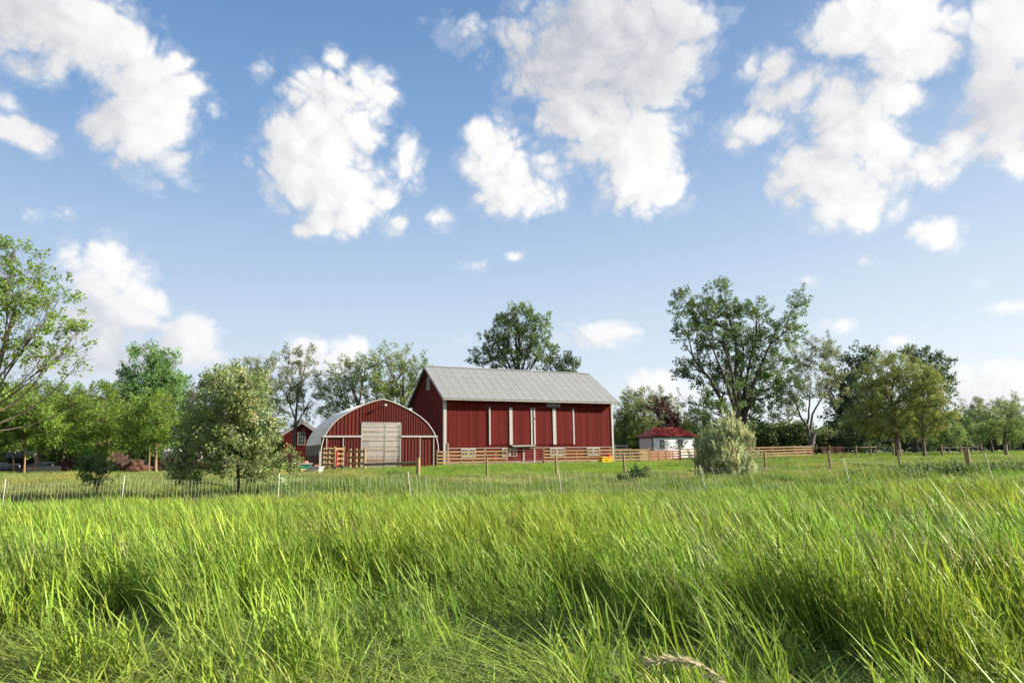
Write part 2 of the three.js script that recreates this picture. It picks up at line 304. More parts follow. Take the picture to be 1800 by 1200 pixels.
  // windows
  for (const [a, b] of [[1.76, 3.3], [6.2, 7.85], [11.72, 13.36], [16.18, 17.84]]) { const m = (a + b) / 2; windowPart(barn, a, m - 0.02, 0.92, 1.74, 0.05, 2, 2); windowPart(barn, m + 0.02, b, 0.92, 1.74, 0.05, 2, 2); }
  windowPart(barn, 11.45, 13.02, 6.05, 6.46, 0.06, 5, 1);
  { // louvre high in the gable
    const lv = new THREE.Group(); lv.name = 'gable_louvre'; lv.position.set(-0.03, 7.9, -4.75); lv.rotation.y = -Math.PI / 2; barn.add(lv);
    part('louvre_frame', [box(0.09, 1.35, 0.08, -0.36, 0.67, 0), box(0.09, 1.35, 0.08, 0.36, 0.67, 0), box(0.63, 0.09, 0.08, 0, 0.045, 0), box(0.63, 0.09, 0.08, 0, 1.31, 0)], M.white, lv);
    for (let k = 0; k < 9; k++) part('louvre_slat', box(0.62, 0.1, 0.02, 0, 0.16 + k * 0.13, 0.0, 0.6), M.whiteWorn, lv);
  }
  // cellar door
  part('cellar_door', box(0.86, 1.66, 0.04, 9.24, 0.83, -0.01), M.barnRed[1], barn);
  for (const x of [8.62, 9.88]) part('cellar_post', box(0.17, 1.66, 0.08, x, 0.83, 0.02), M.white, barn);
  part('cellar_canopy', [box(2.6, 0.05, 0.6, 8.5, 1.98, 0.3, 0.18, 0, 0.02)], M.whiteWorn, barn);
  for (const x of [7.35, 9.65]) part('canopy_bracket', rod(V(x, 1.7, 0.02), V(x, 1.95, 0.45), 0.025), M.barnRedDark, barn);
  // roof: deck, then one sheet at a time
  const x0 = -0.38, x1 = L + 0.36, run = W / 2 + over, len = Math.hypot(run, run * slope), ang = Math.atan(slope);
  for (const side of [1, -1]) {
    const roof = new THREE.Group(); roof.name = 'roof_slope'; roof.position.set(0, ridgeY, ridgeZ); roof.rotation.y = side > 0 ? 0 : Math.PI; barn.add(roof);
    const xo = side > 0 ? 0 : -(x0 + x1);       // turned about the ridge, the far slope runs the other way
    part('roof_deck', box(x1 - x0 - 0.1, 0.07, len - 0.06, (x0 + x1) / 2 + xo, 0, 0).translate(0, 0, 0).applyMatrix4(new THREE.Matrix4().makeTranslation(0, -0.06, 0).multiply(new THREE.Matrix4().makeRotationX(ang)).multiply(new THREE.Matrix4().makeTranslation(0, 0, len / 2))), M.deck, roof);
    const cols = 22, pw = (x1 - x0) / cols, rows = 3, ph = len / rows;
    for (let c = 0; c < cols; c++) for (let q = 0; q < rows; q++) {
      const lift = 0.006 * (rows - 1 - q) + r() * 0.004, sheet = [box(pw - 0.008, 0.012, ph + 0.03, 0, 0, 0), box(0.026, 0.016, ph + 0.03, pw / 2 - 0.02, 0.012, 0)];
      part('roof_sheet', join(sheet).applyMatrix4(new THREE.Matrix4().makeRotationX(ang).multiply(new THREE.Matrix4().makeTranslation(x0 + (c + 0.5) * pw + xo, 0.0 + lift, (q + 0.5) * ph + 0.02))), M.roofMetal[Math.floor(r() * 5)], roof);
    }
    part('fascia', box(x1 - x0, 0.16, 0.03, (x0 + x1) / 2 + xo, -run * slope - 0.1, run - 0.02), M.whiteWorn, roof);
    for (const x of [x0 + 0.02, x1 - 0.02]) part('barge_board', box(0.035, 0.2, len, 0, 0, 0).applyMatrix4(new THREE.Matrix4().makeTranslation(x + xo, -0.13, 0).multiply(new THREE.Matrix4().makeRotationX(ang)).multiply(new THREE.Matrix4().makeTranslation(0, 0, len / 2))), M.whiteWorn, roof);
    for (let k = 0; k < 11; k++) part('rafter_tail', box(0.07, 0.12, 0.5, 1 + k * 1.77 + xo, -(run - 0.35) * slope - 0.16, run - 0.36, ang), M.deck, roof);
  }
  part('ridge_cap', [box(x1 - x0, 0.03, 0.22, (x0 + x1) / 2, ridgeY + 0.02, ridgeZ + 0.09, ang), box(x1 - x0, 0.03, 0.22, (x0 + x1) / 2, ridgeY + 0.02, ridgeZ - 0.09, -ang)], M.roofMetal[2], barn);
  for (const x of [0.5, 18.1]) { const lr = part('lightning_rod', [rod(V(x, ridgeY, ridgeZ), V(x, ridgeY + 1.45, ridgeZ), 0.016, 0.008, 5), new THREE.SphereGeometry(0.05, 8, 6).translate(x, ridgeY + 0.75, ridgeZ)], M.wire, barn); }
}

// ---------------------------------------------------------------- arched barn
{
  const r = rng(8), hw = 4.85, h = 5.6, len = 7.4, [px, pz] = site(-8.32, 8.1), base = 0.8;
  const q = thing('arched_barn', 'red ribbed-steel arched barn with a tall clear-panelled doorway', 'barn', [px, base, pz], TURN);
  const half = [[0, 565], [0.17, 545], [0.34, 512], [0.5, 474], [0.66, 428], [0.79, 376], [0.87, 328], [0.93, 280], [0.965, 240], [0.99, 190], [1, 140], [1, 0]].map(([a, b]) => [a * hw, b / 565 * h]);
  const arch = (x) => { const a = Math.abs(x); for (let k = 0; k < half.length - 1; k++) if (a <= half[k + 1][0]) { const t = (a - half[k][0]) / (half[k + 1][0] - half[k][0] || 1); return lerp(half[k][1], half[k + 1][1], t); } return 0; };
  const ox0 = -1.68, ox1 = 1.55, head = 3.72, rail = 2.58;
  // a sheet of steel between x0 and x1 with ribs, from lo(x) up to hi(x)
  const sheet = (x0, x1, lo, hi, z, ribs) => {
    const g = [], n = Math.max(1, Math.round((x1 - x0) / 0.24)), top = [];
    for (let k = 0; k <= 4; k++) { const x = lerp(x0, x1, k / 4); top.push([x, hi(x)]); }
    g.push(poly([[x0, lo], [x1, lo], ...top.reverse()], 0.015, z));
    for (let k = 0; k < n; k++) { const x = x0 + (k + 0.5) * (x1 - x0) / n, t = Math.min(hi(x - 0.03), hi(x + 0.03)) - 0.01; if (t > lo + 0.05) g.push(poly([[x - 0.032, lo], [x + 0.032, lo], [x + 0.032, t], [x - 0.032, t]], 0.032, z + 0.012), poly([[x - 0.014, lo], [x + 0.014, lo], [x + 0.014, t], [x - 0.014, t]], 0.012, z + 0.044)); }
    return join(g);
  };
  const sheets = (x0, x1, lo, hi, z, count, name) => { for (let k = 0; k < count; k++) { const a = lerp(x0, x1, k / count), b = lerp(x0, x1, (k + 1) / count); part(name, sheet(a + 0.002, b - 0.002, lo, hi, z + (k % 2) * 0.004), M.steelRed[Math.floor(r() * 3)], q); } };
  sheets(-hw + 0.17, ox0, rail, arch, 0, 5, 'steel_sheet'); sheets(ox0, ox1, head, arch, 0, 5, 'steel_sheet'); sheets(ox1, hw - 0.17, rail, arch, 0, 5, 'steel_sheet');
  const flat = (y) => () => y;
  sheets(-hw + 0.02, -4.42, 0.02, flat(rail - 0.05), -0.03, 1, 'steel_sheet'); sheets(-4.42, -3.16, 0.02, flat(rail - 0.05), -0.02, 2, 'steel_sheet');
  sheets(-3.1, ox0, 0.06, flat(rail - 0.05), 0.05, 2, 'sliding_door'); sheets(ox1, 3.2, 0.06, flat(rail - 0.05), 0.05, 2, 'sliding_door');
  sheets(3.26, 4.42, 0.02, flat(rail - 0.05), -0.02, 2, 'steel_sheet'); sheets(4.42, hw - 0.02, 0.02, flat(rail - 0.05), -0.03, 1, 'steel_sheet');
  part('door_rail', box(ox0 + hw - 0.06, 0.13, 0.14, (ox0 - hw + 0.06) / 2, rail + 0.02, 0.09), M.white, q); part('door_rail', box(hw - 0.1 - ox1, 0.13, 0.14, (hw - 0.1 + ox1) / 2, rail + 0.02, 0.09), M.white, q);
  for (const x of [-4.42, -3.13, 3.23, 4.42]) part('vertical_trim', box(0.08, rail - 0.06, 0.09, x, (rail - 0.06) / 2, 0.05), M.whiteWorn, q);
  part('doorway_frame', [box(0.08, head, 0.12, ox0, head / 2, 0.04), box(0.08, head, 0.12, ox1, head / 2, 0.04), box(ox1 - ox0 - 0.08, 0.07, 0.1, (ox0 + ox1) / 2, head - 0.01, 0.04)], M.whiteWorn, q);
  const full = [...half.slice().reverse().map(([x, y]) => V(-x, y, 0)), ...half.slice(1).map(([x, y]) => V(x, y, 0))];
  const curve = new THREE.CatmullRomCurve3(full.filter((v) => v.y > 0.2), false, 'catmullrom', 0.3);
  const trim = new Tri(); { const pts = curve.getPoints(60); trim.tube(pts.map((p) => V(p.x, p.y + 0.01, 0.05)), pts.map(() => 0.05), 6); } part('arch_trim', trim.geo(), M.white, q);
  // roof cover in strips between the hoops
  const cover = phys(0.88, 0.87, 0.84, 0.97, { transmission: 0.68, map: metalTex }), pts = curve.getPoints(64).filter((p) => p.y > 1.9), bays = 5;
  for (let b = 0; b < bays; b++) {
    const z0 = -b * len / bays + 0.06, z1 = z0 - len / bays + 0.005, p = [], uv = [], idx = [], m = 3;
    for (let j = 0; j <= m; j++) for (let k = 0; k < pts.length; k++) { const s = j / m, sag = Math.sin(s * Math.PI) * 0.03; p.push(pts[k].x * (1 - sag * 0.12) + Math.sign(pts[k].x) * 0.03, pts[k].y + 0.03 - sag, lerp(z0, z1, s)); uv.push(k / pts.length * 5, b + s); }
    for (let j = 0; j < m; j++) for (let k = 0; k < pts.length - 1; k++) { const a = j * pts.length + k, c = a + pts.length; idx.push(a, c, a + 1, a + 1, c, c + 1); }
    const g = new THREE.BufferGeometry(); g.setAttribute('position', new THREE.Float32BufferAttribute(p, 3)); g.setAttribute('uv', new THREE.Float32BufferAttribute(uv, 2)); g.setIndex(idx); g.computeVertexNormals();
    part('roof_cover', g, cover, q);
    const hp = new Tri(), cp = curve.getPoints(40); hp.tube(cp.map((v) => V(v.x * 0.985, v.y - 0.04, z1 + 0.03)), cp.map(() => 0.03), 5); part('roof_hoop', hp.geo(), M.wire, q);
  }
  for (const t of [0.22, 0.36, 0.5, 0.64, 0.78]) { const v = curve.getPoint(t); part('purlin', rod(V(v.x * 0.97, v.y - 0.08, -0.1), V(v.x * 0.97, v.y - 0.08, -len + 0.1), 0.03), M.lumber[2], q); }
  for (const s of [-1, 1]) {
    part('side_wall', box(0.05, 1.2, len, s * (hw - 0.02), 0.6, -len / 2), M.steelRed[0], q);
    part('side_mesh', box(0.02, 0.78, len, s * (hw - 0.03), 1.6, -len / 2), std(0.22, 0.2, 0.15, 0.9), q);
    for (let k = 0; k < 6; k++) part('side_stud', box(0.06, 0.78, 0.08, s * (hw + 0.0), 1.6, -0.1 - k * 1.42), M.greyPost, q);
  }
  part('corner_post', box(0.16, 1.45, 0.16, -hw - 0.04, 0.72, 0.12), M.white, q);
  part('floor', box(hw * 2 - 0.2, 0.04, len - 0.1, 0, 0.0, -len / 2), std(0.36, 0.28, 0.2, 0.95), q);
  // far end wall: pale panels on battens
  const endPts = curve.getPoints(40).map((p) => [p.x * 0.985, p.y - 0.03]);
  part('end_wall', poly([[-hw * 0.985, 0], ...endPts, [hw * 0.985, 0]], 0.04, -len + 0.1), phys(0.92, 0.91, 0.9, 0.97, { transmission: 0.62 }), q);
  for (const y of [1.0, 1.9, 2.8, 3.7, 4.5]) { const w = hw * 2 * (y < 2 ? 0.96 : y < 3 ? 0.9 : y < 4 ? 0.72 : 0.42); part('end_batten', box(w, 0.1, 0.06, 0, y, -len + 0.18), M.lumber[1], q); }
  part('end_skirting', box(hw * 1.94, 0.8, 0.05, 0, 0.4, -len + 0.2), M.redwood[1], q);
  // clear panels across the doorway
  const clear = phys(0.95, 0.93, 0.9, 0.2, { transmission: 0.9, ior: 1.2 });
  part('clear_panel', box(1.22 - 0.02, head - 0.2, 0.012, ox0 + 0.65, head / 2, 0.0), clear, q); part('clear_panel', box(0.72, head - 0.2, 0.012, ox0 + 1.64, head / 2, 0.008), clear, q); part('clear_panel', box(1.2, head - 0.2, 0.012, ox1 - 0.64, head / 2, 0.0), clear, q);
  for (const y of [3.0, 2.26, 1.52, 0.72]) part('panel_batten', box(1.9, 0.06, 0.04, ox0 + 1.0, y, 0.035), M.lumber[2], q);
  for (const y of [3.0, 2.26, 1.46]) part('panel_batten', box(1.24, 0.06, 0.04, ox1 - 0.66, y, 0.035), M.greyPost, q);
  part('panel_stile', box(0.05, head - 0.2, 0.03, ox0 + 1.97, head / 2, 0.05), M.whiteWorn, q);
  part('end_window', box(0.75, 0.95, 0.03, 0.35, 2.05, -len + 0.19), phys(0.3, 0.37, 0.45, 0.15, {}), q); part('end_window_frame', [box(0.85, 0.06, 0.04, 0.35, 2.55, -len + 0.2), box(0.85, 0.06, 0.04, 0.35, 1.55, -len + 0.2)], M.white, q);
  { const gt = new THREE.Group(); gt.name = 'inner_gate'; gt.position.set(-0.7, 0.05, -0.5); q.add(gt);
    for (const y of [0.3, 0.6, 0.9, 1.3]) part('gate_bar', rod(V(0, y, 0), V(2.2, y, 0), 0.022), M.gateRed, gt);
    for (const x of [0, 1.05, 1.85]) part('gate_upright', rod(V(x, 0.1, 0), V(x, 1.34, 0), 0.025), M.gateRed, gt); }
  { const lamp = new THREE.Group(); lamp.name = 'yard_lamp'; lamp.position.set(0.1, 5.02, 0.02); q.add(lamp);
    part('lamp_arm', rod(V(0, 0, 0), V(0, 0.12, 0.5), 0.025), M.wire, lamp); part('lamp_shade', new THREE.CylinderGeometry(0.07, 0.15, 0.14, 14).translate(0, 0.12, 0.52), M.white, lamp); part('lamp_bowl', new THREE.SphereGeometry(0.1, 12, 8, 0, 6.3, 1.57, 1.57).translate(0, 0.06, 0.52), M.white, lamp); }
}

// ---------------------------------------------------------------- white shed
{
  const s = thing('garden_shed', 'white shed with a red tiled hip roof and green trim', 'shed', [16.95, 0.8, -84], TURN), W = 6.5, D = 2.7, h = 3.0, top = 4.05, r = rng(3);
  part('wall_core', box(W - 0.06, h, D - 0.06, W / 2, h / 2, -D / 2), std(0.62, 0.63, 0.64, 0.7), s);
  const wallTone = [0, 1, 2].map((k) => std(0.6 + k * 0.012, 0.61 + k * 0.012, 0.63 + k * 0.012, 0.65));
  for (let k = 0; k < 20; k++) part('wall_board', box(W / 20 - 0.014, h - 0.06, 0.03, (k + 0.5) * W / 20, h / 2, -0.02), wallTone[Math.floor(r() * 3)], s);
  for (let k = 0; k < 9; k++) for (const x of [0.02, W - 0.02]) part('wall_board', box(0.03, h - 0.06, D / 9 - 0.014, x, h / 2, -(k + 0.5) * D / 9), wallTone[Math.floor(r() * 3)], s);
  for (const x of [0.03, W - 0.03]) part('corner_trim', box(0.12, h, 0.12, x, h / 2, -0.03), M.darkGreen, s);
  part('eave_trim', [box(W + 0.1, 0.13, 0.04, W / 2, h - 0.07, 0.02), box(0.04, 0.13, D, -0.03, h - 0.07, -D / 2)], M.darkGreen, s);
  for (const [a, b] of [[1.15, 1.8], [3.95, 4.6]]) { const w = windowPart(s, a, b, 1.65, 2.6, 0.03, 2, 2); w.children[0].material = M.darkGreen; part('window_sill', box(0.8, 0.05, 0.12, 0, -0.02, 0.05), M.darkGreen, w); }
  // hip roof in tiles: three courses on each long slope
  const o = 0.28, x0 = -o, x1 = W + o, z0 = o, z1 = -D - o, zr = -D / 2, rx0 = 1.15, rx1 = W - 1.15, red = [0, 1, 2].map((k) => std(0.29 + k * 0.025, 0.026 + k * 0.004, 0.017, 0.6));
  const face = (pts) => { const g = new THREE.BufferGeometry(), p = []; for (let k = 1; k < pts.length - 1; k++) p.push(...pts[0], ...pts[k], ...pts[k + 1]); g.setAttribute('position', new THREE.Float32BufferAttribute(p, 3)); g.computeVertexNormals(); return g; };
  const roof = part('roof', face([[x0, h, z0], [x1, h, z0], [rx1, top, zr], [rx0, top, zr]]).clone(), red[0], s);
  part('roof_hip', face([[x1, h, z0], [x1, h, z1], [rx1, top, zr]]), red[1], s); part('roof_hip', face([[x0, h, z1], [x0, h, z0], [rx0, top, zr]]), red[1], s); part('roof_back', face([[x1, h, z1], [x0, h, z1], [rx0, top, zr], [rx1, top, zr]]), red[0], s);
  part('soffit', box(x1 - x0 - 0.02, 0.03, z0 - z1 - 0.02, W / 2, h - 0.02, zr), M.darkGreen, s);
  for (let c = 0; c < 5; c++) for (let k = 0; k < 24; k++) {
    const t0 = c / 5, t1 = (c + 1) / 5 + 0.02, mid = (t0 + t1) / 2, a = lerp(x0, rx0, t1), b = lerp(x1, rx1, t1), x = x0 + (k + 0.5) * (x1 - x0) / 24; if (x < a + 0.1 || x > b - 0.1) continue;
    const y = lerp(h, top, mid), z = lerp(z0, zr, mid), an = Math.atan2(top - h, z0 - zr), ln = Math.hypot(top - h, z0 - zr) / 5;
    part('roof_tile', new THREE.CylinderGeometry(0.1, 0.12, ln + 0.04, 6, 1, true, -Math.PI / 2, Math.PI).rotateX(-Math.PI / 2).applyMatrix4(new THREE.Matrix4().makeTranslation(x, y - 0.0, z).multiply(new THREE.Matrix4().makeRotationX(an))), red[Math.floor(r() * 3)], s);
  }
  part('ridge_cap', rod(V(rx0 - 0.05, top + 0.03, zr), V(rx1 + 0.05, top + 0.03, zr), 0.08, 0.08, 8), red[2], s); part('hip_cap', rod(V(x0, h + 0.04, z0), V(rx0, top + 0.03, zr), 0.07, 0.07, 8), red[2], s); part('hip_cap', rod(V(x1, h + 0.04, z0), V(rx1, top + 0.03, zr), 0.07, 0.07, 8), red[2], s);
  part('roof_vent', [rod(V(rx1 - 0.1, top, zr), V(rx1 - 0.1, top + 0.28, zr), 0.09, 0.09, 8)], red[0], s);
}
// ---------------------------------------------------------------- small red house behind the arched barn
{
  const hW = 5.4, eave = 5.1, peak = 6.9, s = thing('red_house', 'small red gabled house with white eaves behind the blooming bush', 'house', [-36.5, 0.8, -109.4], 0.24), r = rng(4);
  const outline = [[0, 0], [hW, 0], [hW, eave], [hW / 2, peak], [0, eave]];
  part('wall_core', poly(outline, 6, -6.02), M.barnRedDark, s);
  for (let k = 0; k < 20; k++) { const y0 = k * 0.26, y1 = y0 + 0.25; if (y1 > eave) break; part('clapboard', box(hW, 0.25, 0.03, hW / 2, (y0 + y1) / 2, 0.0, -0.04), M.barnRed[k % 4], s); }
  part('gable_panel', poly([[0, eave], [hW, eave], [hW / 2, peak]], 0.03, -0.02), M.barnRed[2], s);
  const sl = Math.atan2(peak - eave, hW / 2), ln = Math.hypot(peak - eave, hW / 2) + 0.45;
  for (const d of [-1, 1]) { const cx = hW / 2 + d * (ln / 2) * Math.cos(sl), cy = peak - (ln / 2) * Math.sin(sl); part('gable_fascia', box(ln, 0.5, 0.1, cx, cy - 0.12, 0.3, 0, 0, -d * sl), M.white, s); part('roof_slope', box(ln, 0.1, 6.5, cx, cy + 0.2, -2.95, 0, 0, -d * sl), M.stone[2], s); }
  windowPart(s, hW / 2 - 0.6, hW / 2 + 0.6, 3.1, 5.1, 0.05, 3, 3);
}

// ---------------------------------------------------------------- board fences along the yard
function boardFence(label, xs, z, o = {}) {     // posts at xs (metres along the yard front), five boards between them
  const [px, pz] = site(xs[0], z), base = H(px, pz) - 0.04, f = thing('board_fence', label, 'fence', [px, base, pz], TURN, undefined), r = rng(Math.round(xs[0] * 10) + 900), hgt = o.h ?? 1.42, rows = o.rows ?? 5;
  const yAt = (x) => { const [a, b] = site(x, z); return H(a, b) - 0.04 - base; };
  const mats = o.mats ?? M.lumber;
  xs.forEach((x, k) => {
    const y = yAt(x);
    part('post', rod(V(x - xs[0], y - 0.3, 0), V(x - xs[0] + (r() - 0.5) * 0.03, y + hgt + 0.05 + r() * 0.1, 0), 0.085, 0.08, 8), M.post[Math.floor(r() * 2)], f);
    if (!k) return;
    const a = xs[k - 1] - xs[0], b = x - xs[0], y0 = yAt(xs[k - 1]);
    for (let q = 0; q < rows; q++) {
      const h = 0.16 + q * (hgt - 0.24) / (rows - 1), ln = b - a - 0.01, tilt = Math.atan2(y - y0, ln);
      part('board', box(ln, 0.135 + r() * 0.012, 0.035, (a + b) / 2, (y0 + y) / 2 + h + (r() - 0.5) * 0.02, 0.1 + (k % 2) * 0.005, 0, 0, tilt + (r() - 0.5) * 0.006), mats[Math.floor(r() * mats.length)], f);
    }
    for (let m = 1; m <= (o.mid ?? 1); m++) { const x2 = lerp(a, b, m / ((o.mid ?? 1) + 1)); part('batten', box(0.1, hgt - 0.1, 0.03, x2, (y0 + y) / 2 + hgt / 2, 0.065), mats[Math.floor(r() * mats.length)], f); }
  });
  return f;
}
boardFence('board fence from the arched barn to the dark red tube gate', [-3.6, -1.4, 0.79, 2.87], 8.1);
boardFence('board fence from the tube gate to the reddish plank gate, behind the yellow tub', [6.56, 8.81, 11.25, 13.78, 16.06, 18.27], 8.1);
boardFence('board fence running from the plank gate behind the willow bush to the right', [22.15, 24.2, 27.2, 30.7, 34.7, 38, 40.6], 8.1);
{ // tube gate
  const [x, z] = site(2.98, 8.15), g = thing('tube_gate', 'dark red six-bar tube gate before the barn cellar door', 'gate', [x, H(x, z) + 0.06, z], TURN), w = 3.46;
  for (let k = 0; k < 6; k++) part('gate_bar', rod(V(0, 0.12 + k * 0.24, 0), V(w, 0.12 + k * 0.24, 0), 0.022, 0.022, 6), M.gateRed, g);
  for (const a of [0, 0.62, w / 2, w - 0.62, w]) part('gate_upright', rod(V(a, 0.08, 0), V(a, 1.36, 0), 0.024, 0.024, 6), M.gateRed, g);
}
{ // plank gate
  const [x, z] = site(18.36, 8.1), g = thing('plank_gate', 'reddish plank gate in the yard fence before the white shed', 'gate', [x, H(x, z) + 0.06, z], TURN), w = 3.7, r = rng(2);
  for (let k = 0; k < 5; k++) part('plank', box(w, 0.14, 0.03, w / 2, 0.12 + k * 0.24, 0), M.redwood[k % 3], g);
  for (const a of [0.1, 1.1, 2.0, 2.85, w - 0.1]) part('brace', box(0.14, 1.12, 0.03, a, 0.6, 0.035), M.redwood[Math.floor(r() * 3)], g);
  part('top_bar', rod(V(0, 1.36, 0), V(w, 1.36, 0), 0.02), M.gateRed, g); for (const a of [0, w / 2, w]) part('top_stay', rod(V(a, 1.1, 0), V(a, 1.36, 0), 0.015), M.gateRed, g);
}
{ // lumber behind the plank gate
  const [x, z] = site(19.6, 5.2), g = thing('lumber_stack', 'stack of fresh pale boards behind the plank gate', 'lumber', [x, H(x, z), z], TURN + 0.06), r = rng(6);
  for (let k = 0; k < 6; k++) for (let j = 0; j < 3; j++) part('board', box(4.2 - r() * 0.3, 0.19, 0.22, r() * 0.2 + 1.2, 0.11 + k * 0.2, j * 0.24), M.lumber[(k + j) % 4], g);
}
{ // white gate beside the barn
  const g = thing('rail_gate', 'white rail gate at the right corner of the barn', 'gate', [12.35, 0.8, -84], 0.1);
  for (let k = 0; k < 5; k++) part('gate_rail', box(1.5, 0.14, 0.04, 0.75, 0.5 + k * 0.36, 0), M.white, g);
  for (const a of [0, 1.5]) part('gate_stile', box(0.14, 2.1, 0.1, a, 1.05, 0), M.white, g);
}
// corral corner left of the arched barn
function panel(label, a, b, h, n, posts, mats = M.lumber) {
  const ya = H(...a), yb = H(...b), g = thing('corral_fence', label, 'fence', [a[0], ya, a[1]], Math.atan2(-(b[1] - a[1]), b[0] - a[0])), w = Math.hypot(b[0] - a[0], b[1] - a[1]), r = rng(Math.round(a[0] * 100) + 5000), t = Math.atan2(yb - ya, w);
  for (let k = 0; k < n; k++) part('board', box(w, 0.15, 0.035, w / 2, (yb - ya) / 2 + 0.22 + k * (h - 0.34) / (n - 1), 0.1, 0, 0, t), mats[Math.floor(r() * mats.length)], g);
  for (const p of posts) part('post', rod(V(p * w, (yb - ya) * p - 0.25, 0), V(p * w, (yb - ya) * p + h + 0.06, 0), 0.085, 0.08, 8), M.post[0], g);
  return g;
}
panel('short corral panel ending at the front post beside the arched barn', [-11.0, -46], [-9.61, -44.6], 1.5, 4, [0.12, 0.5, 1]);
panel('far side of the corral corner against the arched barn', [-13.68, -50], [-12.55, -51], 1.75, 5, [0.5, 0.98]);
panel('angled corral panel between the beehives and the arched barn', [-13.72, -49.9], [-12.05, -46.6], 1.65, 5, [0, 0.5, 1]);
{
  const g = thing('corral_gate', 'small bright red tube gate in the corral corner', 'gate', [-11.85, H(-11.85, -46.3), -46.3], -0.1), m = std(0.42, 0.05, 0.03, 0.5);
  part('gate_post', rod(V(0, -0.2, 0), V(0, 1.42, 0), 0.075, 0.075, 8), m, g);
  for (let k = 0; k < 5; k++) part('gate_bar', rod(V(0, 0.15 + k * 0.3, 0), V(0.82, 0.15 + k * 0.3, 0.25), 0.02), M.gateRed, g);
  for (const a of [0.35, 0.8]) part('gate_upright', rod(V(a, 0.05, a * 0.3), V(a, 1.38, a * 0.3), 0.035), M.gateRed, g);
}
{ // round rail between two stout posts
  const g = thing('rail_fence', 'single round rail between two stout yellow posts before the arched barn', 'fence', [-5.79, H(-5.79, -42), -42], 0);
  part('post', rod(V(0, -0.3, 0), V(0, 1.4, 0), 0.125, 0.12, 10), M.post[0], g);
  part('rail', rod(V(-3.75, 1.02, -2.35), V(0, 1.1, -0.1), 0.085, 0.095, 8), M.greyPost, g);
}
// ---------------------------------------------------------------- wire fence with wooden posts across the pasture
{
  const pts = [[-5.4, -42.2, 0], [-1.62, -42, 1.42], [2.61, -42.3, 1.42], [6.81, -42.5, 1.5], [11.26, -43, 1.5], [15.6, -43, 1.5], [19.66, -43, 1.5], [24.23, -43.5, 1.5], [28.84, -44, 1.5], [33.2, -44.3, 1.5]], r = rng(21);
  const f = thing('wire_fence', 'line of thin wooden posts with wire across the pasture', 'fence', [-1.62, 0, -42]), at = (x, y, z) => V(x + 1.62, y, z + 42);
  pts.forEach(([x, z, h], k) => {
    if (!h) return;
    const y = H(x, z), lx = [0, 0.0, -0.03, -0.07, 0.02, 0.0, -0.1, -0.06, -0.04, 0][k], big = k === 8;
    part('post', rod(at(x, y - 0.3, z), at(x + lx, y + h, z), big ? 0.16 : 0.075, big ? 0.155 : 0.065, 9), k % 3 ? M.post[1] : M.post[2], f);
  });
  const t = new Tri();
  for (const h of [0.35, 0.7, 1.05, 1.3]) for (let k = 1; k < pts.length; k++) { const [a, b] = pts[k - 1], [c, d] = pts[k]; const p = []; for (let q = 0; q <= 4; q++) { const s = q / 4, x = lerp(a, c, s), z = lerp(b, d, s); p.push(at(x, H(x, z) + h - 0.03 * Math.sin(s * Math.PI), z)); } t.tube(p, p.map(() => 0.003), 3); }
  part('wires', t.geo(), M.wire, f);
}
// ---------------------------------------------------------------- electric netting with white stakes
{
  const st = [[-19.2, -20.6, -0.02], [-15.03, -20.5, 0.02], [-11.55, -20.5, 0.05], [-6.93, -20.5, 0.0], [-3.0, -20.7, -0.16], [1.5, -21, -0.16], [5.85, -21, -0.22], [10.22, -21, -0.24], [14.5, -21, -0.2], [18.8, -21.2, -0.2]], r = rng(31), hgt = 1.2;
  const f = thing('netting_fence', 'white electric netting on thin white stakes at the edge of the tall grass', 'fence', [-19.2, 0, -20.6]), at = (x, y, z) => V(x + 19.2, y, z + 20.6);
  st.forEach(([x, z, lean]) => part('stake', rod(at(x - lean * 0.2, H(x, z) - 0.2, z), at(x + lean, H(x, z) + hgt + 0.06, z), 0.014, 0.012, 6), M.net, f));
  for (let k = 1; k < st.length; k++) {
    const [a, b, la] = st[k - 1], [c, d, lb] = st[k], t = new Tri(), n = Math.round(Math.hypot(c - a, d - b) / 0.112);
    for (let i = 1; i < n; i++) {
      const s = i / n, x = lerp(a, c, s), z = lerp(b, d, s), lean = lerp(la, lb, s) * (0.6 + r() * 0.8), y0 = H(x, z), sag = 0.1 * Math.sin(s * Math.PI), p = [], j = r() * 6;
      for (let q = 0; q <= 5; q++) p.push(at(x + lean * q / 5 + 0.02 * Math.sin(q * 2.1 + j), y0 + 0.05 + (hgt - 0.05 - sag) * q / 5, z + 0.05 * Math.sin(s * 9 + q * 0.5)));
      t.tube(p, p.map(() => 0.0021), 3);
    }
    for (const q of [1, 3, 5, 7]) { const p = []; for (let m = 0; m <= 14; m++) { const s = m / 14, x = lerp(a, c, s), z = lerp(b, d, s), sag = 0.1 * Math.sin(s * Math.PI), e = q / 7; p.push(at(x + lerp(la, lb, s) * e + (r() - 0.5) * 0.02, H(x, z) + 0.05 + (hgt - 0.05 - sag) * e, z + 0.05 * Math.sin(s * 9 + e * 2.5))); } t.tube(p, p.map(() => 0.0011), 3); }
    part('net', t.geo(), M.net, f);
  }
}
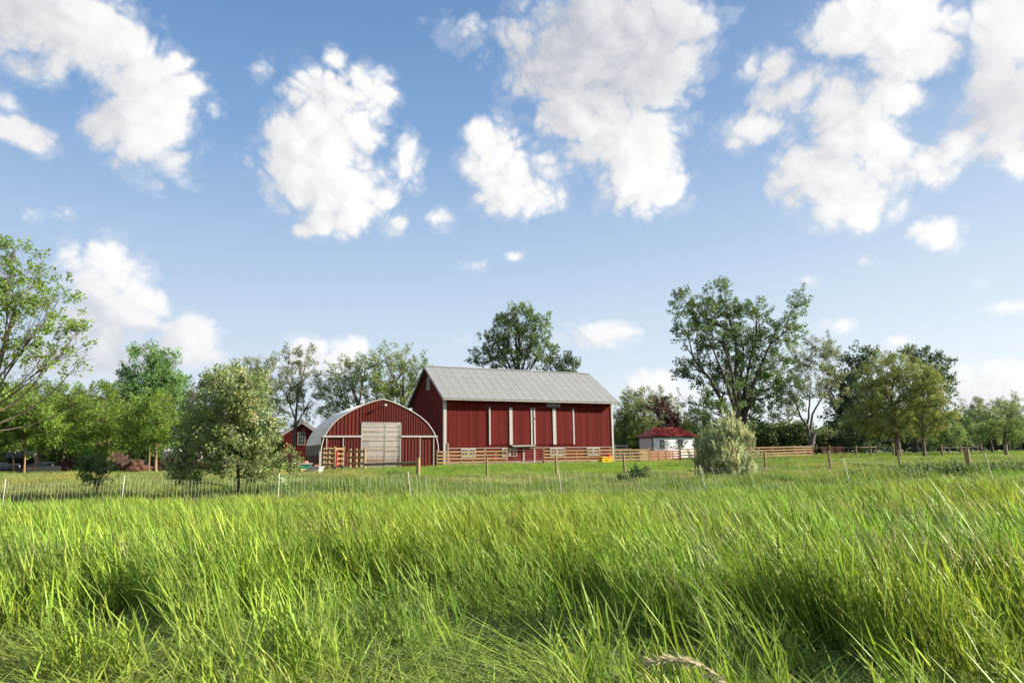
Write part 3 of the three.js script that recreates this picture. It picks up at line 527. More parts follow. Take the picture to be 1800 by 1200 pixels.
// ---------------------------------------------------------------- far pasture posts on the right
{
  const posts = [[38.6, -78, 0.13], [39.2, -76, 0.12], [44.0, -84, 0.11], [40.9, -74.5, 0.1], [44.6, -72, 0.11], [49.1, -76, 0.11], [54.1, -80, 0.11], [48.4, -68, 0.17], [36.6, -80, 0.11], [33.9, -81, 0.11]], r = rng(41);
  const f = thing('pasture_fence', 'scattered posts and rails of the far fence beneath the right-hand trees', 'fence', [38.6, 0, -78]), at = (x, y, z) => V(x - 38.6, y, z + 78);
  for (const [x, z, w] of posts) part('post', rod(at(x, H(x, z) - 0.2, z), at(x + (r() - 0.5) * 0.08, H(x, z) + 1.25 + r() * 0.2, z), w, w * 0.95, 8), M.post[2], f);
  for (const [a, b] of [[0, 1], [0, 2], [1, 3], [9, 8], [8, 0]]) { const [x0, z0] = posts[a], [x1, z1] = posts[b]; part('rail', rod(at(x0, H(x0, z0) + 1.1, z0), at(x1, H(x1, z1) + 1.1, z1), 0.05, 0.05, 6), M.post[2], f); }
  const t = new Tri(); for (const [a, b] of [[3, 4], [4, 5], [5, 6], [4, 7]]) for (const h of [0.5, 1.0]) { const [x0, z0] = posts[a], [x1, z1] = posts[b]; t.tube([at(x0, H(x0, z0) + h, z0), at(x1, H(x1, z1) + h, z1)], [0.006, 0.006], 3); } part('wires', t.geo(), M.wire, f);
}
for (const [k, x, z, label] of [[0, 33.6, -82.5, 'dark red slatted gate right of the long board fence'], [1, 37.2, -83.5, 'dark red slatted gate under the dark blue-green tree']]) {
  const g = thing('slatted_gate', label, 'gate', [x, H(x, z) + 0.05, z], 0.35 - k * 0.1);
  for (let q = 0; q < 6; q++) part('slat', box(3.2, 0.1, 0.03, 1.6, 0.12 + q * 0.2, 0), M.barnRedDark, g);
  for (const a of [0.05, 1.1, 2.1, 3.15]) part('stile', box(0.1, 1.25, 0.04, a, 0.63, 0.04), M.barnRedDark, g);
}
// ---------------------------------------------------------------- yard things
{
  const [x, z] = site(12.5, 9.2), y = H(x, z), t = thing('feed_tub', 'bright yellow tub standing on the grass before the barn fence', 'tub', [x, y, z], TURN), m = std(0.62, 0.36, 0.008, 0.5);
  const body = new THREE.BoxGeometry(1.15, 0.62, 0.7, 1, 1, 1), p = body.attributes.position; for (let k = 0; k < p.count; k++) if (p.getY(k) < 0) { p.setX(k, p.getX(k) * 0.93); p.setZ(k, p.getZ(k) * 0.9); } body.computeVertexNormals();
  part('body', body.translate(0, 0.33, 0), m, t); part('rim', rbox(1.25, 0.09, 0.8, 0.03, 0, 0.66, 0), m, t); part('handle', box(0.3, 0.05, 0.05, 0, 0.45, 0.37), m, t); for (const s of [-0.35, 0.35]) part('foot', box(0.14, 0.06, 0.5, s, 0.03, 0), m, t);
  const b = thing('feed_pan', 'small red pan lying on the yellow tub', 'pan', [x + 0.28, y + 0.705, z - 0.1], TURN);
  part('bowl', new THREE.LatheGeometry([[0, 0], [0.18, 0], [0.24, 0.08], [0.25, 0.17], [0.22, 0.17], [0.2, 0.06], [0, 0.03]].map(([a, c]) => new THREE.Vector2(a, c)), 16), std(0.5, 0.02, 0.03, 0.4), b);
}
function hive(label, x, z, boxes, lid, turn) {
  const g = thing('beehive', label, 'beehive', [x, H(x, z), z], turn, 'beehives beyond the netting'); let y = 0.22;
  part('stand', [box(0.1, 0.24, 0.1, -0.22, 0.1, 0.2), box(0.1, 0.24, 0.1, 0.22, 0.1, 0.2), box(0.1, 0.24, 0.1, -0.22, 0.1, -0.2), box(0.1, 0.24, 0.1, 0.22, 0.1, -0.2)], M.greyPost, g);
  for (const [h, c] of boxes) { part('hive_box', rbox(0.62, h - 0.012, 0.56, 0.012, 0, y + h / 2, 0), std(...c, 0.6), g); part('hand_grip', box(0.16, 0.03, 0.03, 0, y + h * 0.6, 0.285), std(...c.map((v) => v * 0.9), 0.7), g); y += h; }
  part('lid', rbox(0.74, 0.08, 0.66, 0.015, 0, y + 0.04, 0), lid, g);
  return y + 0.08;
}
{
  const brick = std(0.36, 0.15, 0.10, 0.9), white = M.white;
  for (const [label, x, z, bx, lid, turn, br] of [
    ['green-topped beehive with a cream lower box, nearest the corral', -12.6, -42, [[0.26, [0.62, 0.5, 0.22]], [0.26, [0.02, 0.22, 0.13]]], M.white, 0.35, 'brick weighing down the lid of the green-topped beehive'],
    ['pale grey beehive right of the green-topped one', -11.85, -41.6, [[0.3, [0.5, 0.53, 0.52]]], M.white, -0.2, 'brick on the lid of the pale grey beehive'],
    ['brown beehive seen under the blooming bush, left of its trunk', -17.2, -42.4, [[0.3, [0.28, 0.2, 0.1]], [0.2, [0.3, 0.22, 0.12]]], M.whiteWorn, 0.1, 'brick on the lid of the brown beehive'],
    ['white beehive seen under the blooming bush, right of its trunk', -16.2, -42.2, [[0.3, [0.7, 0.68, 0.62]], [0.2, [0.7, 0.68, 0.62]]], M.white, 0.2, 'brick on the lid of the white beehive'],
  ]) { const top = hive(label, x, z, bx, lid, turn); const b = part('brick', rbox(0.24, 0.13, 0.18, 0.01, 0, 0.065, 0), brick, scene); b.name = numbered('brick'); b.position.set(x, H(x, z) + top, z); b.rotation.y = turn + 0.4; tag(b, br, 'brick', 'bricks on the beehives'); }
  const [px, pz] = [-11.0, -42.4], pal = thing('pallet', 'dark green low pallet right of the pale beehive', 'pallet', [px, H(px, pz) + 0.0, pz], 0.1);
  for (let k = 0; k < 5; k++) part('slat', box(1.3, 0.04, 0.15, 0, 0.52, -0.4 + k * 0.2), M.darkGreen, pal); for (const a of [-0.55, 0, 0.55]) part('runner', box(0.1, 0.5, 0.95, a, 0.25, 0), M.darkGreen, pal);
}
// wrapped bales, logs, heaps and the trailer at the left
function bale(label, x, y, z, turn, seed) {
  const r = rng(seed), prof = []; prof.push(new THREE.Vector2(0, -0.98), new THREE.Vector2(0.38, -0.96)); for (let k = 0; k <= 8; k++) prof.push(new THREE.Vector2(0.48 + 0.018 * Math.sin(k * 2.2), -0.9 + k * 0.225)); prof.push(new THREE.Vector2(0.38, 0.96), new THREE.Vector2(0, 0.98));
  const g = new THREE.LatheGeometry(prof, 28), p = g.attributes.position; for (let k = 0; k < p.count; k++) { const s = 1 + 0.025 * n3(p.getX(k) * 3 + seed, p.getY(k) * 2.2, p.getZ(k) * 3); p.setXYZ(k, p.getX(k) * s, p.getY(k), p.getZ(k) * s); } g.computeVertexNormals();
  const b = thing('wrapped_bale', label, 'bale', [x, y, z], turn, 'black wrapped bales'); const m = part('wrap', g.rotateZ(Math.PI / 2), M.wrap, b); part('wrap_tail', box(0.02, 0.4, 0.25, 0.985, -0.03, 0.08, 0.2), M.wrap, b); return b;
}
M.wrap = std(0.02, 0.021, 0.024, 0.28);
{
  const y = H(-36, -51) + 0.5;
  bale('black wrapped bale at the far left, lower of the stack', -37.3, y, -51, 0.25, 1); bale('black wrapped bale at the right foot of the stack', -35.2, y, -51.6, 0.15, 2); bale('black wrapped bale lying on top of the stack', -36.4, y + 0.86, -51.3, 0.2, 3);
}
function logThing(label, x, z, len, rad, turn, c) {
  const y = H(x, z) + rad * 0.95, g = thing('log', label, 'log', [x, y, z], turn, 'cut logs'), s = new THREE.CylinderGeometry(rad, rad * 1.06, len, 18, 6, true).rotateZ(Math.PI / 2), p = s.attributes.position;
  for (let k = 0; k < p.count; k++) { const q = 1 + 0.06 * n3(p.getX(k) * 2 + x, p.getY(k) * 3, p.getZ(k) * 3); p.setY(k, p.getY(k) * q); p.setZ(k, p.getZ(k) * q); } s.computeVertexNormals();
  part('bark', s, c, g); for (const e of [-1, 1]) part('cut_face', new THREE.CylinderGeometry(rad * 0.98, rad * 0.98, 0.03, 18).rotateZ(Math.PI / 2).translate(e * len / 2, 0, 0), M.cut, g);
}
M.cut = std(0.5, 0.28, 0.16, 0.85);
logThing('short tan log behind the leftmost stake', -34.1, -46.6, 1.25, 0.24, 0.1, std(0.34, 0.2, 0.09, 0.9)); logThing('upright-cut log with a pinkish end, left of the long grey log', -32.8, -47, 0.8, 0.34, 0.7, std(0.26, 0.22, 0.17, 0.95)); logThing('long grey log beside the dirt heap', -31.9, -47.4, 1.5, 0.36, 0.5, std(0.24, 0.21, 0.17, 0.95));
function heap(label, x, z, rx, rz, h, c, seed) {
  const g = new THREE.SphereGeometry(1, 48, 24, 0, Math.PI * 2, 0, Math.PI / 2), p = g.attributes.position;
  for (let k = 0; k < p.count; k++) { const a = p.getX(k), b = p.getY(k), d = p.getZ(k), q = 1 + 0.24 * n3(a * 1.7 + seed, b * 1.7, d * 1.7) + 0.12 * n3(a * 5 + seed, b * 5, d * 5) + 0.08 * n3(a * 14, b * 14, d * 14 + seed); p.setXYZ(k, a * q * rx, Math.pow(b, 1.25) * q * h - 0.08, d * q * rz); } g.computeVertexNormals();
  const m = part('dirt_heap', g, c, scene); m.name = numbered('dirt_heap'); m.position.set(x, H(x, z), z); tag(m, label, 'heap');
}
const soil = (r, g, b, s) => std(1, 1, 1, 1, { map: texture(256, 256, (u, v) => { const m = 0.55 + 0.5 * tile(u, v, 6, s) + 0.5 * tile(u, v, 22, s + 3); return [r * (0.55 + m * 0.6), g * (0.5 + m * 0.6), b * (0.5 + m * 0.6)]; }, [3, 1]) });
heap('big dark brown dirt heap under the left grove', -31.0, -52, 3.0, 1.8, 1.75, soil(0.235, 0.175, 0.14, 1), 1.5); heap('small heap of reddish bark chips right of the sapling', -28.0, -51, 1.3, 0.9, 0.95, soil(0.36, 0.25, 0.19, 2), 4.5); heap('low brown heap between the bark chips and the trailer', -26.2, -52.5, 2.1, 1.2, 1.0, soil(0.21, 0.17, 0.14, 3), 7.5); heap('small reddish heap left of the big dirt heap', -32.6, -49.6, 0.9, 0.7, 0.75, soil(0.29, 0.2, 0.16, 4), 9.5);
{
  const x = -28.3, z = -55.5, y = H(x, z), t = thing('flatbed_trailer', 'red flatbed trailer half hidden behind the blooming bush', 'trailer', [x, y, z], 0.04);
  part('deck', box(6.4, 0.14, 2.2, 3.2, 0.62, 0), std(0.42, 0.05, 0.03, 0.55), t); part('side_rail', box(6.4, 0.18, 0.08, 3.2, 0.6, 1.14), std(0.46, 0.06, 0.035, 0.5), t); part('drawbar', box(1.4, 0.1, 0.12, -0.7, 0.5, 0), M.gateRed, t);
  for (const wx of [2.4, 3.3]) for (const s of [-1, 1]) { const w = part('wheel', new THREE.CylinderGeometry(0.34, 0.34, 0.2, 18).rotateX(Math.PI / 2).translate(wx, 0.34, s * 0.98), std(0.02, 0.02, 0.02, 0.9), t); part('rim', new THREE.CylinderGeometry(0.18, 0.18, 0.22, 12).rotateX(Math.PI / 2).translate(wx, 0.34, s * 0.98), M.white, w); }
  for (const [label, dx, w] of [['white water tank at the left end of the red trailer', 1.0, 1.25], ['white water tank at the middle of the red trailer', 2.55, 1.15]]) {
    const k = thing('water_tank', label, 'tank', [x + dx, y + 0.69, z], 0.04); part('tank_body', rbox(w, 1.05, 1.2, 0.16, 0, 0.6, 0), std(0.75, 0.76, 0.78, 0.35), k); part('tank_base', box(w, 0.1, 1.2, 0, 0.05, 0), M.wire, k); part('filler_cap', new THREE.CylinderGeometry(0.16, 0.16, 0.08, 14).translate(0, 1.16, 0), M.wire, k);
    part('cage', [0.3, 0.6, 0.9].map((q) => box(w + 0.06, 0.03, 1.26, 0, q, 0)), M.wire, k);
  }
}

// ---------------------------------------------------------------- trees
// a spray: a handful of leaves along a short twig that points up y; unit length
function sprayGeo(seed, leaves, len, wid, narrow) {
  const r = rng(seed), p = [], n = [], idx = [], q = new THREE.Quaternion(), e = new THREE.Euler(), v = V(0, 0, 0), nn = V(0, 0, 0);
  for (let k = 0; k < leaves; k++) {
    const y = 0.05 + 0.95 * (k + r()) / leaves, a = r() * 6.283, rad = (narrow ? 0.1 : 0.34) * Math.sqrt(r()) * (1.1 - 0.5 * y), L = len * (0.7 + r() * 0.6), w = wid * (0.75 + r() * 0.5);
    if (narrow) e.set((r() - 0.2) * 0.9, a, (r() - 0.5) * 0.7, 'YXZ'); else e.set(0.5 + (r() - 0.3) * 1.9, a, (r() - 0.5) * 1.6, 'YXZ');
    q.setFromEuler(e);
    const b = p.length / 3, cx = Math.sin(a) * rad, cz = Math.cos(a) * rad;
    // folded rhomb: stem, two shoulders, tip
    for (const [x, yy, z] of [[0, 0, 0], [-w / 2, L * 0.45, w * 0.18], [w / 2, L * 0.45, w * 0.18], [0, L, -w * 0.1]]) { v.set(x, yy, z).applyQuaternion(q); p.push(cx + v.x, y + v.y - L * 0.3, cz + v.z); }
    for (const s of [[0, -0.2, 1], [-0.35, 0, 1], [0.35, 0, 1], [0, 0.2, 1]]) { nn.set(...s).normalize().applyQuaternion(q); n.push(nn.x, nn.y, nn.z); }
    idx.push(b, b + 2, b + 1, b + 1, b + 2, b + 3);
  }
  const g = new THREE.BufferGeometry(); g.setAttribute('position', new THREE.Float32BufferAttribute(p, 3)); g.setAttribute('normal', new THREE.Float32BufferAttribute(n, 3)); g.setIndex(idx); return g;
}
const SPRAY = { broad: [101, 102].map((s) => sprayGeo(s, 26, 0.27, 0.2)), fine: [103, 104].map((s) => sprayGeo(s, 34, 0.22, 0.15)), narrow: [105, 106].map((s) => sprayGeo(s, 30, 0.26, 0.07, true)), near: [107, 108].map((s) => sprayGeo(s, 22, 0.24, 0.2)) };
const leafMat = (t) => phys(1, 1, 1, 0.97, { transmission: t, specularIntensity: 0.5 });
const LEAF = leafMat(0.45), LEAFDRY = leafMat(0.38);
// kind: leaf colour (linear), spray shape, spray length (m), fullness, share of sprays with a visible twig, bark colour
const KIND = {
  maple_near: [[0.18, 0.285, 0.036], 'near', 0.36, 0.55, 0.9, [0.20, 0.15, 0.12]],
  aspen: [[0.15, 0.28, 0.07], 'fine', 0.7, 1.5, 0.2, [0.17, 0.13, 0.09]],
  yellow: [[0.155, 0.255, 0.022], 'fine', 0.6, 1.15, 0.2, [0.30, 0.20, 0.12]],
  grove: [[0.11, 0.17, 0.032], 'fine', 0.75, 1.0, 0.15, [0.12, 0.09, 0.07]],
  bloom: [[0.22, 0.29, 0.09], 'near', 0.33, 1.7, 0.3, [0.09, 0.07, 0.055]],
  airy: [[0.19, 0.23, 0.1], 'fine', 0.85, 0.85, 0.6, [0.11, 0.095, 0.085]],
  linden: [[0.19, 0.26, 0.055], 'fine', 0.9, 0.8, 0.4, [0.17, 0.13, 0.10]],
  green: [[0.12, 0.195, 0.055], 'broad', 1.0, 0.9, 0.35, [0.13, 0.105, 0.09]],
  dark: [[0.072, 0.12, 0.044], 'broad', 0.95, 1.0, 0.2, [0.07, 0.06, 0.05]],
  willowy: [[0.195, 0.240, 0.090], 'fine', 0.9, 1.0, 0.2, [0.12, 0.1, 0.08]],
  purple: [[0.068, 0.024, 0.030], 'broad', 0.8, 1.1, 0.2, [0.06, 0.04, 0.04]],
  bigmaple: [[0.125, 0.2, 0.05], 'broad', 0.85, 1.0, 0.45, [0.095, 0.08, 0.07]],
  olive: [[0.23, 0.27, 0.06], 'fine', 0.65, 1.1, 0.4, [0.17, 0.13, 0.10]],
  olivelow: [[0.2, 0.28, 0.075], 'fine', 0.7, 1.0, 0.25, [0.12, 0.1, 0.08]],
  willow: [[0.46, 0.5, 0.27], 'narrow', 0.48, 4.0, 0.35, [0.16, 0.13, 0.09]],
  sap: [[0.075, 0.150, 0.038], 'near', 0.28, 1.5, 0.6, [0.09, 0.07, 0.05]],
  sapale: [[0.210, 0.300, 0.090], 'near', 0.24, 1.4, 0.6, [0.09, 0.07, 0.05]],
};
const WIND = V(-0.45, 0.05, 0.1);
let treeSeed = 1000;
function makeTree(name, label, kind, x, z, tr, blobs, o = {}) {
  const [col, shape, s, full, twigShare, bark] = KIND[kind], r = rng(treeSeed += 17), y0 = H(x, z) - 0.06;
  const tree = thing(name, label, o.low ? 'bush' : 'tree', [x, y0, z], 0, undefined);
  const wood = new Tri(), twigs = new Tri(), low = Math.min(...blobs.map((b) => b[1] - b[3])), high = Math.max(...blobs.map((b) => b[1] + b[3] * 0.6)), fork = o.low ? 0.05 : o.limbs ? high * (o.limbs > 4 ? 0.1 : 0.2) : Math.max(0.6, low * 0.9);
  const mx = blobs.reduce((a, b) => a + b[0], 0) / blobs.length, seg = o.front || tr > 0.25 ? 9 : 6;
  const trunkTop = o.low ? fork : o.limbs ? fork : lerp(fork, high, 0.62), axis = (t) => V(mx * 0.75 * t * t + 0.12 * tr * Math.sin(t * 7 + tr * 9), trunkTop * t, 0.3 * tr * Math.sin(t * 5));
  if (!o.low) { const p = [], q = []; for (let k = 0; k <= 10; k++) { const t = k / 10; p.push(axis(t).setY(trunkTop * t)); q.push(tr * (o.limbs ? lerp(1.1, 0.95, t) : lerp(1, 0.28, t)) * (t < 0.06 ? 1.25 : 1)); } wood.tube(p, q, seg); }
  const mats = [], cols = [], m4 = new THREE.Matrix4(), qq = new THREE.Quaternion(), up = V(0, 1, 0), c = new THREE.Color();
  const stems = [];
  if (o.limbs) for (let k = 0; k < o.limbs; k++) {      // great limbs rising from the fork
    const a = (k + 0.5) / o.limbs * 6.283, reach = lerp(0.5, 1, r()), p = [], q = [], sx = mx + (k / (o.limbs - 1) - 0.5) * high * 0.62, sz = Math.sin(a) * high * 0.16, topY = high * (0.62 + 0.2 * r());
    for (let j = 0; j <= 9; j++) { const t = j / 9; p.push(V(sx * Math.pow(t, 1.35) + 0.25 * n2(t * 3, k * 7), lerp(fork * 0.85, topY, t), sz * t + 0.25 * n2(t * 3 + 20, k * 7))); q.push(tr * lerp(0.5, 0.07, Math.pow(t, 0.8))); }
    wood.tube(p, q, 7); stems.push(p);
  }
  for (const [bx, by, brx, bry, dens = 1] of blobs) {
    const brz = Math.min(brx, bry * 1.3) * (o.front ? 0.95 : 1), bz = kind === 'bloom' ? (r() - 0.5) * 2.6 : o.low ? (r() - 0.5) * 0.3 : (r() - 0.5) * brx * (o.limbs ? 2.2 : 0.9), ctr = V(bx, by, bz);
    // limb from the trunk (or the nearest great limb) to the heart of this bough
    let start;
    if (o.limbs) { let best = 1e9; for (const p of stems) for (let j = 2; j < p.length - 1; j++) { const d = p[j].distanceTo(ctr) + Math.max(0, p[j].y - by + bry * 0.4) * 3; if (d < best) { best = d; start = p[j].clone(); } } }
    else { const t = o.low ? 1 : clamp((by * 0.62) / trunkTop, fork / trunkTop, 1); start = axis(t).setY(trunkTop * t); }
    const mid = start.clone().lerp(ctr, 0.5).add(V((r() - 0.5) * 0.15 * brx, 0.12 * bry - 0.1 * Math.abs(bx - start.x), (r() - 0.5) * 0.2 * brx)), limb = [];
    for (let k = 0; k <= 6; k++) { const t = k / 6; limb.push(V(0, 0, 0).addScaledVector(start, (1 - t) ** 2).addScaledVector(mid, 2 * t * (1 - t)).addScaledVector(ctr, t * t)); }
    const lr = tr * (o.limbs ? 0.17 : 0.36) * Math.sqrt(clamp(brx * bry / 5, 0.3, 1.6)); wood.tube(limb, limb.map((_, k) => lr * lerp(1, 0.35, k / 6)), 5);
    const sec = [], nSec = o.front ? 12 : 9;
    for (let k = 0; k < nSec; k++) {
      const a = limb[2 + Math.floor(r() * 5)], d = V(r() * 2 - 1, r() * 1.7 - 0.6, r() * 2 - 1).normalize().multiply(V(brx, bry, brz)).multiplyScalar(0.72), b = ctr.clone().add(d), mm = a.clone().lerp(b, 0.5).add(V(0, 0.1 * bry, 0));
      sec.push([a, mm, b]); twigs.tube([a, mm, b], [lr * 0.4, lr * 0.26, lr * 0.1], 4);
    }
    const count = Math.round(7.2 * full * dens * Math.PI * brx * bry / (s * s) * (shape === 'near' || shape === 'narrow' ? 1.25 : 1));
    for (let k = 0; k < count; k++) {
      const d = V(r() * 2 - 1, r() * 2 - 1, r() * 2 - 1); if (d.lengthSq() > 1 || d.lengthSq() < 0.01) { k--; continue; }
      const u = d.length(); d.multiplyScalar(Math.pow(u, 0.55) / u);          // more leaves outside than within
      const bump = 0.86 + 0.34 * n3(d.x * 1.9 + bx, d.y * 1.9 + by, d.z * 1.9 + x), pos = V(bx + d.x * brx * bump, by + d.y * bry * bump, bz + d.z * brz * bump);
      if (n3(pos.x * 0.62 / s + x, pos.y * 0.62 / s, pos.z * 0.62 / s) < -0.22 - 0.2 * dens + r() * 0.2) continue;
      if (n3(pos.x * 0.27 / s, pos.y * 0.27 / s + x, pos.z * 0.27 / s) < -0.3 && r() < 0.75) continue;
      if (pos.y < (o.low ? 0.05 : 0.4)) continue;
      const dir = d.clone().multiplyScalar(0.9).add(V((r() - 0.5) * 1.1, 0.35 + (r() - 0.5) * 0.9, (r() - 0.5) * 1.1)).addScaledVector(WIND, kind === 'willow' ? 0.9 : o.low || kind === 'bloom' ? 1.3 : 0.5).add(V(0, kind === 'willow' ? 0.9 : 0, 0)).normalize();
      if (r() < twigShare) { const b = sec[Math.floor(r() * sec.length)], near = b[r() < 0.5 ? 1 : 2]; if (near.distanceTo(pos) < Math.max(brx, bry) * 0.9) { const tw = Math.max(0.004, s * 0.012); twigs.tube([near, near.clone().lerp(pos, 0.55).add(V((r() - 0.5) * 0.1, 0.05 * s, (r() - 0.5) * 0.1)), pos.clone().addScaledVector(dir, s * 0.4)], [tw * 1.5, tw, tw * 0.5], 3); } }
      const sc = s * (0.65 + r() * 0.7); qq.setFromUnitVectors(up, dir); m4.compose(pos, qq, V(sc, sc, sc)); m4.multiply(new THREE.Matrix4().makeRotationY(r() * 6.28)); mats.push(m4.clone());
      const f = (kind === 'bloom' || kind === 'willow' ? 0.5 + r() * 0.9 : 0.66 + r() * 0.66), warm = (r() - 0.5) * 0.22; c.setRGB(clamp(col[0] * f * (1 + warm), 0, 1), clamp(col[1] * f, 0, 1), clamp(col[2] * f * (1 - warm), 0, 1));
      if (kind === 'bloom' && r() < 0.22) c.setRGB(0.36 + r() * 0.12, 0.41 + r() * 0.12, 0.2 + r() * 0.1); 
      cols.push(c.clone());
    }
  }
  if (kind === 'maple_near') for (const [ty, tx, ty2, rr] of [[2.75, 3.7, 3.65, 0.036], [2.9, 3.9, 5.5, 0.042], [3.3, 3.0, 6.4, 0.05]]) { const p = [], q = []; for (let k = 0; k <= 9; k++) { const t = k / 9; p.push(V(tx * t, lerp(ty, ty2, Math.pow(t, 1.15)) + 0.12 * Math.sin(t * 4 + tx), 0.5 * Math.sin(t * 4 + ty))); q.push(rr * lerp(1, 0.16, t)); } wood.tube(p, q, 6); for (let k = 3; k < 9; k++) { const b = p[k].clone().add(V(0.35 + 0.3 * r(), 0.25 * (r() - 0.2), (r() - 0.5) * 0.5)); twigs.tube([p[k], p[k].clone().lerp(b, 0.5).add(V(0, 0.05, 0)), b], [0.012, 0.008, 0.004], 4); } }
  if (o.low) for (let k = 0; k < 7; k++) { const b = blobs[k % blobs.length], p = []; for (let j = 0; j <= 5; j++) { const t = j / 5; p.push(V((r() - 0.5) * 0.04 + b[0] * t * t, b[1] * t, 0.2 * (r() - 0.5) * t)); } wood.tube(p, p.map((_, j) => Math.max(0.006, tr * lerp(0.5, 0.12, j / 5))), 5); }
  const bm = std(...bark.map((v) => v * 0.78), 0.95); bm.map = M.barkTex ?? (M.barkTex = null);
  part(o.low ? 'stems' : 'trunk', wood.geo(), bm, tree); if (twigs.i.length) part('branches', twigs.geo(), bm, tree).userData.kind = 'stuff';
  const crown = new THREE.InstancedMesh(SPRAY[shape][treeSeed % 2], kind === 'willow' || kind === 'bloom' ? LEAFDRY : LEAF, mats.length);
  mats.forEach((m, k) => { crown.setMatrixAt(k, m); crown.setColorAt(k, cols[k]); });
  crown.name = 'crown'; crown.userData.kind = 'stuff'; tree.add(crown);
  return tree;
}
